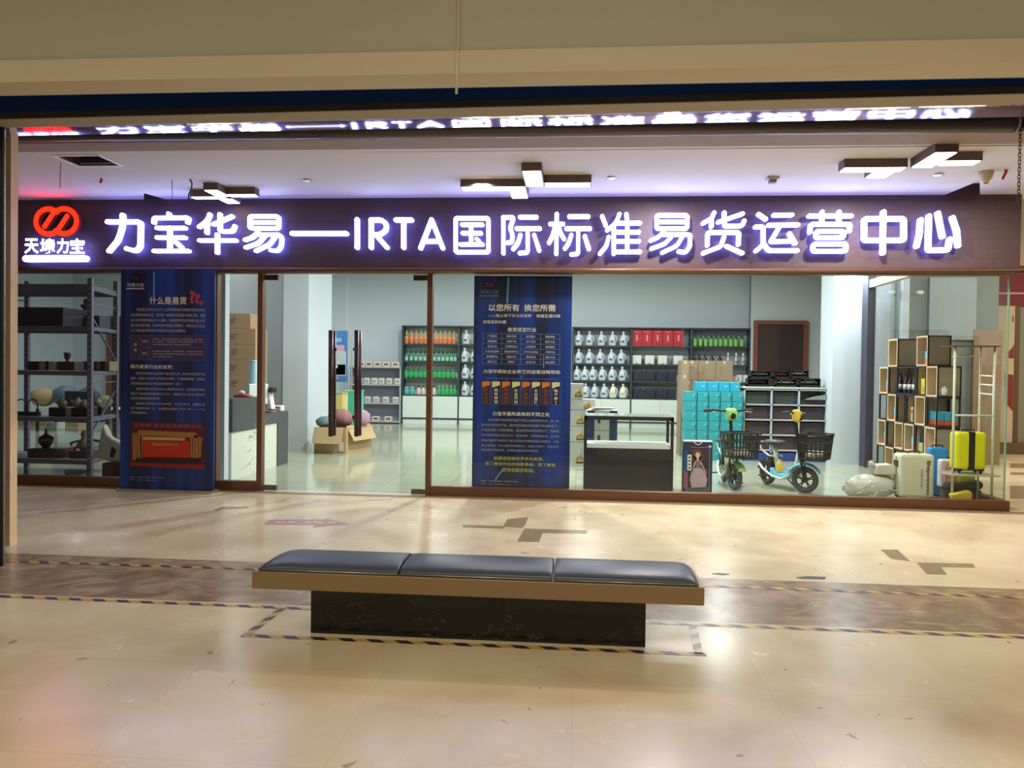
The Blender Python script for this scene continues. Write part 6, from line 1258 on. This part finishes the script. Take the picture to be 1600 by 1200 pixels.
for i, (a, b, m) in enumerate(((43, 60, mat('book_black', (36, 36, 50), .6)), (60.5, 70, mat('book_taupe', (150, 142, 138), .6)), (70.5, 75, mat('book_black', (36, 36, 50), .6)), (75.5, 85, mat('book_pale', (166, 164, 156), .6)))):
    onr('boxed_set', '%s box, %s from left in the left group on the second deck' % (['black', 'taupe', 'narrow black', 'pale'][i], ORD[i]), 'box', a, b, 9.6, sz_[2], 564.5, m, d=.2, group='boxes in a row on the second deck')
onr('low_box', 'dark low box under the cup-shaped carving on the second deck', 'box', 90, 116, 9.62, sz_[2], 565, mat('dark_brown_box', (64, 50, 54), .6), d=.2)
for i, (a, b, m) in enumerate(((127, 150, mat('brown_book', (92, 62, 58), .6)), (150.5, 156, mat('khaki_book', (130, 122, 96), .6)), (156.5, 163, MAR), (163.5, 171, mat('khaki_book', (130, 122, 96), .6)))):
    onr('boxed_set', '%s box, %s from left in the right group on the second deck' % (['brown', 'khaki', 'maroon', 'khaki'][i], ORD[i]), 'box', a, b, 10.0, sz_[2], 564.5, m, d=.2, group='boxes in a row on the second deck')
t = thing('carved_cup', 'dark carved cup shape standing on the low box of second deck', 'carving', (at(105, 600, 9.7).x, 9.7, at(103, 565, 9.62).z+.002)); mb = MB(); mb.lathe([(.035, 0), (.02, .015), (.045, .05), (.05, .09), (.06, .12)], (0, 0, 0), MAR, 4); mb.obj('body', t); mb = MB(); mb.lathe([(.03, .0), (.035, .004)], (0, 0, -.0), BLK, 8); mb.obj('foot', t)
def tea(label, px, Y, z, m, k=1, spout=True, nm='teapot'):
    t = thing(nm, label, 'teapot' if spout else 'pot', (at(px, 600, Y).x, Y, z+.001)); mb = MB(); mb.lathe([(.035*k, 0), (.045*k, .01*k), (.06*k, .05*k), (.058*k, .08*k), (.035*k, .1*k)], (0, 0, 0), m, 14); mb.obj('body', t)
    mb = MB(); mb.lathe([(.032*k, .1*k), (.02*k, .115*k), (.008*k, .12*k), (.01*k, .13*k)], (0, 0, 0), m, 12); mb.obj('lid', t)
    if spout: mb = MB(); mb.tube([(-.05*k, 0, .04*k), (-.08*k, 0, .07*k), (-.085*k, 0, .095*k)], .01*k, m, 6); mb.tube([(.05*k, 0, .08*k), (.09*k, 0, .07*k), (.09*k, 0, .04*k), (.055*k, 0, .03*k)], .007*k, m, 6); mb.obj('handle', t)
KG = mat('grey_stoneware', (140, 140, 132), .5); KB = mat('khaki_stoneware', (122, 112, 92), .5)
ub = at(90, 637, 9.62).z
onr('black_case', 'black case under the khaki mug on the third deck', 'box', 76, 102, 9.6, sz_[3], 637, BLK, d=.22); onr('black_case', 'black case under the lidded pot on the third deck', 'box', 111, 137, 9.6, sz_[3], 637.5, BLK, d=.22)
onr('grey_case', 'narrow grey case between the two black cases', 'box', 102.5, 110.5, 9.6, sz_[3], 637, KG, d=.22); onr('grey_case', 'dark case behind the near right post on the third deck', 'box', 148, 159, 10.0, sz_[3], 636, BLK, d=.22)
tea('khaki mug on the left black case of the third deck', 97, 9.7, ub, KB, 1.0, False, 'mug'); tea('grey lidded pot on the right black case', 122, 9.7, ub, KG, 1.05); tea('khaki jar beside the grey lidded pot', 132, 9.7, ub, KB, .9, False, 'jar'); tea('grey jar behind near right rack post', 153, 10.1, at(153, 636, 10.0).z, KG, .95, False, 'jar')
for i, px in enumerate((33, 51)):
    k = thing('lantern_frame', ['dark wooden frame stand at the left edge of the third deck', 'arched dark wooden frame stand on the third deck right of the other'][i], 'ornament', (at(px, 600, 9.65).x, 9.65, sz_[3]+.001)); mb = MB()
    mb.box(-.09, .09, -.04, .04, 0, .05, BLK); mb.obj('base', k); mb = MB(); mb.tube([(-.07, 0, .05), (-.07, 0, .17), (-.04, 0, .2), (0, 0, .215), (.04, 0, .2), (.07, 0, .17), (.07, 0, .05)], .009, MAR if i == 0 else BLK, 6); mb.obj('arch', k)
mx0, mx1 = at(42, 600, 9.6).x, at(105, 600, 9.6).x
onr('maroon_box', 'maroon box carrying the round vase on the bottom deck', 'box', 43, 90, 9.58, sz_[4], 702, MAR, d=.4); onr('maroon_box', 'maroon box right of the vase box on the bottom deck', 'box', 107, 138, 9.6, sz_[4], 706, MAR, d=.3)
onr('maroon_crate', 'maroon crate on the floor beside the rack under white wrapping', 'box', 160, 196, 9.3, 0, 724, MAR, d=.4)
t = thing('round_vase', 'dark glossy round vase with thin neck on the maroon box', 'vase', (at(72, 600, 9.75).x, 9.75, at(66, 702, 9.58).z+.002)); mb = MB(); mb.lathe([(.04, 0), (.045, .008), (.085, .06), (.1, .11), (.085, .15), (.035, .175), (.018, .19), (.016, .24), (.028, .255)], (0, 0, 0), mat('dark_glaze', (46, 26, 34), .12, coat=.6), 20); mb.obj('body', t); mb = MB(); mb.tube([(.08, 0, .16), (.105, 0, .14), (.095, 0, .1)], .008, MAR, 6); mb.obj('handle', t)
DOVE = mat('white_wrap', (170, 168, 160), .6, bump=.5)
t = thing('wrapped_ornament', 'white wrapped bird-like ornament on the maroon crate beside the rack', 'ornament', (at(172, 600, 9.35).x, 9.35, at(175, 724, 9.3).z)); mb = MB()
mb.prism([(-.33, .02), (-.18, -.0+.06), (-.05, .02), (.12, .0), (.2, .1), (.14, .26), (.04, .3), (-.03, .34), (-.1, .5), (-.14, .34), (-.16, .18)], .12, DOVE, 'xz', .0); mb.obj('wrap', t, bev=.03)
mb = MB(); mb.prism([(.0, .08), (.05, .06), (.09, .16), (.03, .22)], .004, BLK, 'xz', -.004); mb.obj('dark_patch', t)
t = thing('round_pot', 'khaki gourd-shaped pot on the maroon box behind the rack post', 'pot', (at(133, 600, 9.75).x, 9.75, at(120, 706, 9.6).z+.002)); mb = MB(); mb.lathe([(.04, 0), (.09, .04), (.1, .08), (.07, .14), (.04, .17), (.055, .22), (.03, .27)], (0, 0, 0), KB, 16); mb.obj('body', t); mb = MB(); mb.tube([(-.08, 0, .1), (-.13, 0, .04), (-.15, 0, .0)], .01, BLK, 6); mb.obj('strap', t)
# far left room: goods on the floor at the back, chair, bag heap on a table
fY = 15.5
def floorbox(label, x0, x1, Y, y1, m, d=.5): 
    a, b = at(x0, 660, Y).x, at(x1, 660, Y).x; z1 = at((x0+x1)/2, y1, Y).z; return carton('floor_carton', label, a, b, Y, Y+d, 0, z1, m, None)
floorbox('long flat carton on the floor far behind the rack', 28, 84, 17.5, 658, mat('tan_far_carton', (176, 150, 110), .8)); floorbox('pale carton standing in front of the long tan cartons', 70, 88, 16.6, 660, SHWHITE, .3); floorbox('tan carton on the far floor right of the pale one', 88, 122, 17.3, 660, mat('tan_far_carton', (176, 150, 110), .8))
tX0, tX1 = at(52, 660, 16.0).x, at(170, 660, 16.0).x
t = thing('long_table', 'long pale table behind the metal rack carrying a heap of bags', 'table', ((tX0+tX1)/2, 16.0, 0)); W = tX1-tX0; tz_ = at(100, 637, 16.0).z
mb = MB(); mb.box(-W/2, W/2, 0, .7, tz_-.04, tz_, SHWHITE); mb.obj('tabletop', t)
for sx_ in (-1, 1):
    for sy_ in (.05, .65): mb = MB(); mb.box(sx_*(W/2-.06)-.025, sx_*(W/2-.06)+.025, sy_-.025, sy_+.025, 0, tz_-.04, BLK); mb.obj('leg', t)
for i, (px, r, sx, sz, m, lb) in enumerate(((66, .24, 1.1, .85, mat('sand_sack', (178, 152, 116), .8, bump=.4), 'tan sack at the left of the bag heap on the long table'), (102, .28, 1.0, .85, mat('slate_blue_sack', (92, 106, 126), .7, bump=.4), 'big slate blue sack in the middle of the bag heap'), (138, .26, 1.0, .85, mat('navy_sack', (62, 68, 96), .7, bump=.4), 'navy sack at the right of the bag heap'), (165, .15, 1, .9, mat('olive_sack', (128, 122, 92), .8, bump=.4), 'small olive sack at the right end of table'))):
    q = thing('sack', lb, 'sack', (at(px, 600, 16.3).x, 16.3, tz_)); mb = MB(); lump(mb, (0, 0, r*sz*1.02), r, m, sx, .8, sz, .1, 18); mb.obj('cloth', q)
t = thing('office_chair', 'dark office chair standing behind the bottom deck of rack', 'chair', (at(124, 690, 13.2).x, 13.2, 0)); NV = mat('chair_navy', (40, 44, 58), .6)
mb = MB(); mb.box(-.28, .28, -.03, .04, .42, 1.0, NV); mb.obj('backrest', t, bev=.03); mb = MB(); mb.box(-.26, .26, .04, .5, .42, .5, NV); mb.obj('seat', t, bev=.03); mb = MB(); mb.tube([(0, .25, .08), (0, .25, .42)], .03, BLK, 8); mb.obj('column', t)
for k in range(5): a = 2*PI*k/5; mb = MB(); mb.tube([(0, .25, .1), (.27*math.cos(a), .25+.27*math.sin(a), .05)], .018, BLK, 6); mb.ball((.27*math.cos(a), .25+.27*math.sin(a), .03), .03, BLK, n=8); mb.obj('leg', t)
# ---------------------------------------------------------------- neighbouring passage at the right
RW2 = mat('neighbour_dark_red', (112, 24, 26), .6); BG = mat('neighbour_beige', (186, 168, 138), .7); GW = mat('grey_neighbour_wall', (120, 126, 124), .6)
ny = 15.5
mb = MB(); mb.box(5.2, 24, 21.9, 22.0, 0, 5.0, BG); struct('wall_far', mb)
g0 = 4.86
mb = MB(); mb.box(g0, 7.0, 13.5, 13.6, 0, 4.9, GW); struct('wall_side', mb)
mb = MB(); q = lambda x: at(x, 600, 13.48).x
mb.box(q(1448), q(1521), 13.44, 13.5, at(1480, 531, 13.48).z, at(1480, 434, 13.48).z, mat('blue_grey_reflection', (158, 168, 174), .3)); struct('wall_reflection_pale', mb)  # pale blue-grey sheet paints a glossy reflection onto the passage wall
mb = MB(); mb.box(q(1518), q(1562), 13.43, 13.5, 0, at(1540, 515, 13.48).z, mat('tan_low_panel', (150, 122, 100), .5)); struct('wall_panel_low', mb)
mb = MB(); mb.box(4.9, 24, 8.9, 22, 4.9, 5.0, BG); struct('ceiling', mb)
fx = lambda x: at(x, 600, ny).x
zz = lambda y: at(1590, y, ny).z
t = thing('shop_front_band', 'dark red shop front band with pale lines in the passage at right', 'shop front', (0, 0, 0))
mb = MB(); mb.box(6.3, 13, ny, ny+.2, zz(478), zz(415), RW2); mb.obj('band', t)
for y in (421, 458): mb = MB(); mb.box(6.3, 13, ny-.02, ny, zz(y+2), zz(y-1), mat('band_line', (170, 140, 130), .4)); mb.obj('line', t)
mb = MB(); mb.box(6.3, 13, ny, ny+.2, zz(415), 4.9, BG); struct('wall_upper', mb)
mb = MB(); mb.box(6.3, fx(1584), ny, ny+.15, 0, zz(478), BG); struct('wall_panel', mb)
mb = MB(); mb.box(fx(1584), fx(1591), ny-.02, ny+.15, 0, zz(478), mat('dark_brown_post', (92, 70, 48), .5)); struct('trim_16', mb)
mb = MB(); mb.box(fx(1591), 13, ny+.05, ny+.15, 0, zz(478), mat('grey_shop_pane', (126, 128, 112), .4)); struct('wall_glazed', mb)
mb = MB(); mb.box(6.3, 13, ny-.08, ny, 0, .22, mat('dark_plinth', (96, 74, 54), .5)); struct('baseboard_far', mb)
t = thing('wall_sticker', 'dark red torn wall graphic on the beige panel in passage', 'wall graphic', (0, 0, 0)); mb = MB()
for pg in ([(1570, 560), (1572, 553), (1576, 548), (1579, 545), (1583, 538), (1583, 560)], [(1570, 584), (1583, 586), (1583, 642), (1571, 629)]): mb.prism([(fx(x), zz(y)) for x, y in pg], .004, mat('graphic_red', (122, 36, 30), .6), 'xz', ny-.006)
mb.box(fx(1579.5), fx(1581), ny-.006, ny-.002, zz(503), zz(494), BLK); mb.obj('print', t)
# dark stripes in the passage floor
mb = MB()
for y0, y1 in ((724, 731), (759, 779), (738, 742)): mb.prism([tuple(az(x, y).xy) for x, y in ((1578, y0), (1640, y0+1), (1640, y1+1), (1578, y1))], .0015, INL, 'xy', .0003)
struct('trim_17', mb)
for o in bpy.data.objects:
    if 'used' in o: del o['used']
    if o.get('label') == 'x': print('UNPLACED', o.name)
# put each assembly's origin at its own base
for root in [o for o in bpy.data.objects if o.type == 'EMPTY' and o.parent is None and o.location.length < 1e-6 and o.children]:
    bb = [c.matrix_basis @ Vector(v) for c in root.children for v in c.bound_box]
    p = Vector(((min(v.x for v in bb)+max(v.x for v in bb))/2, (min(v.y for v in bb)+max(v.y for v in bb))/2, min(v.z for v in bb)))
    root.location = p
    for c in root.children: c.location = c.location - p
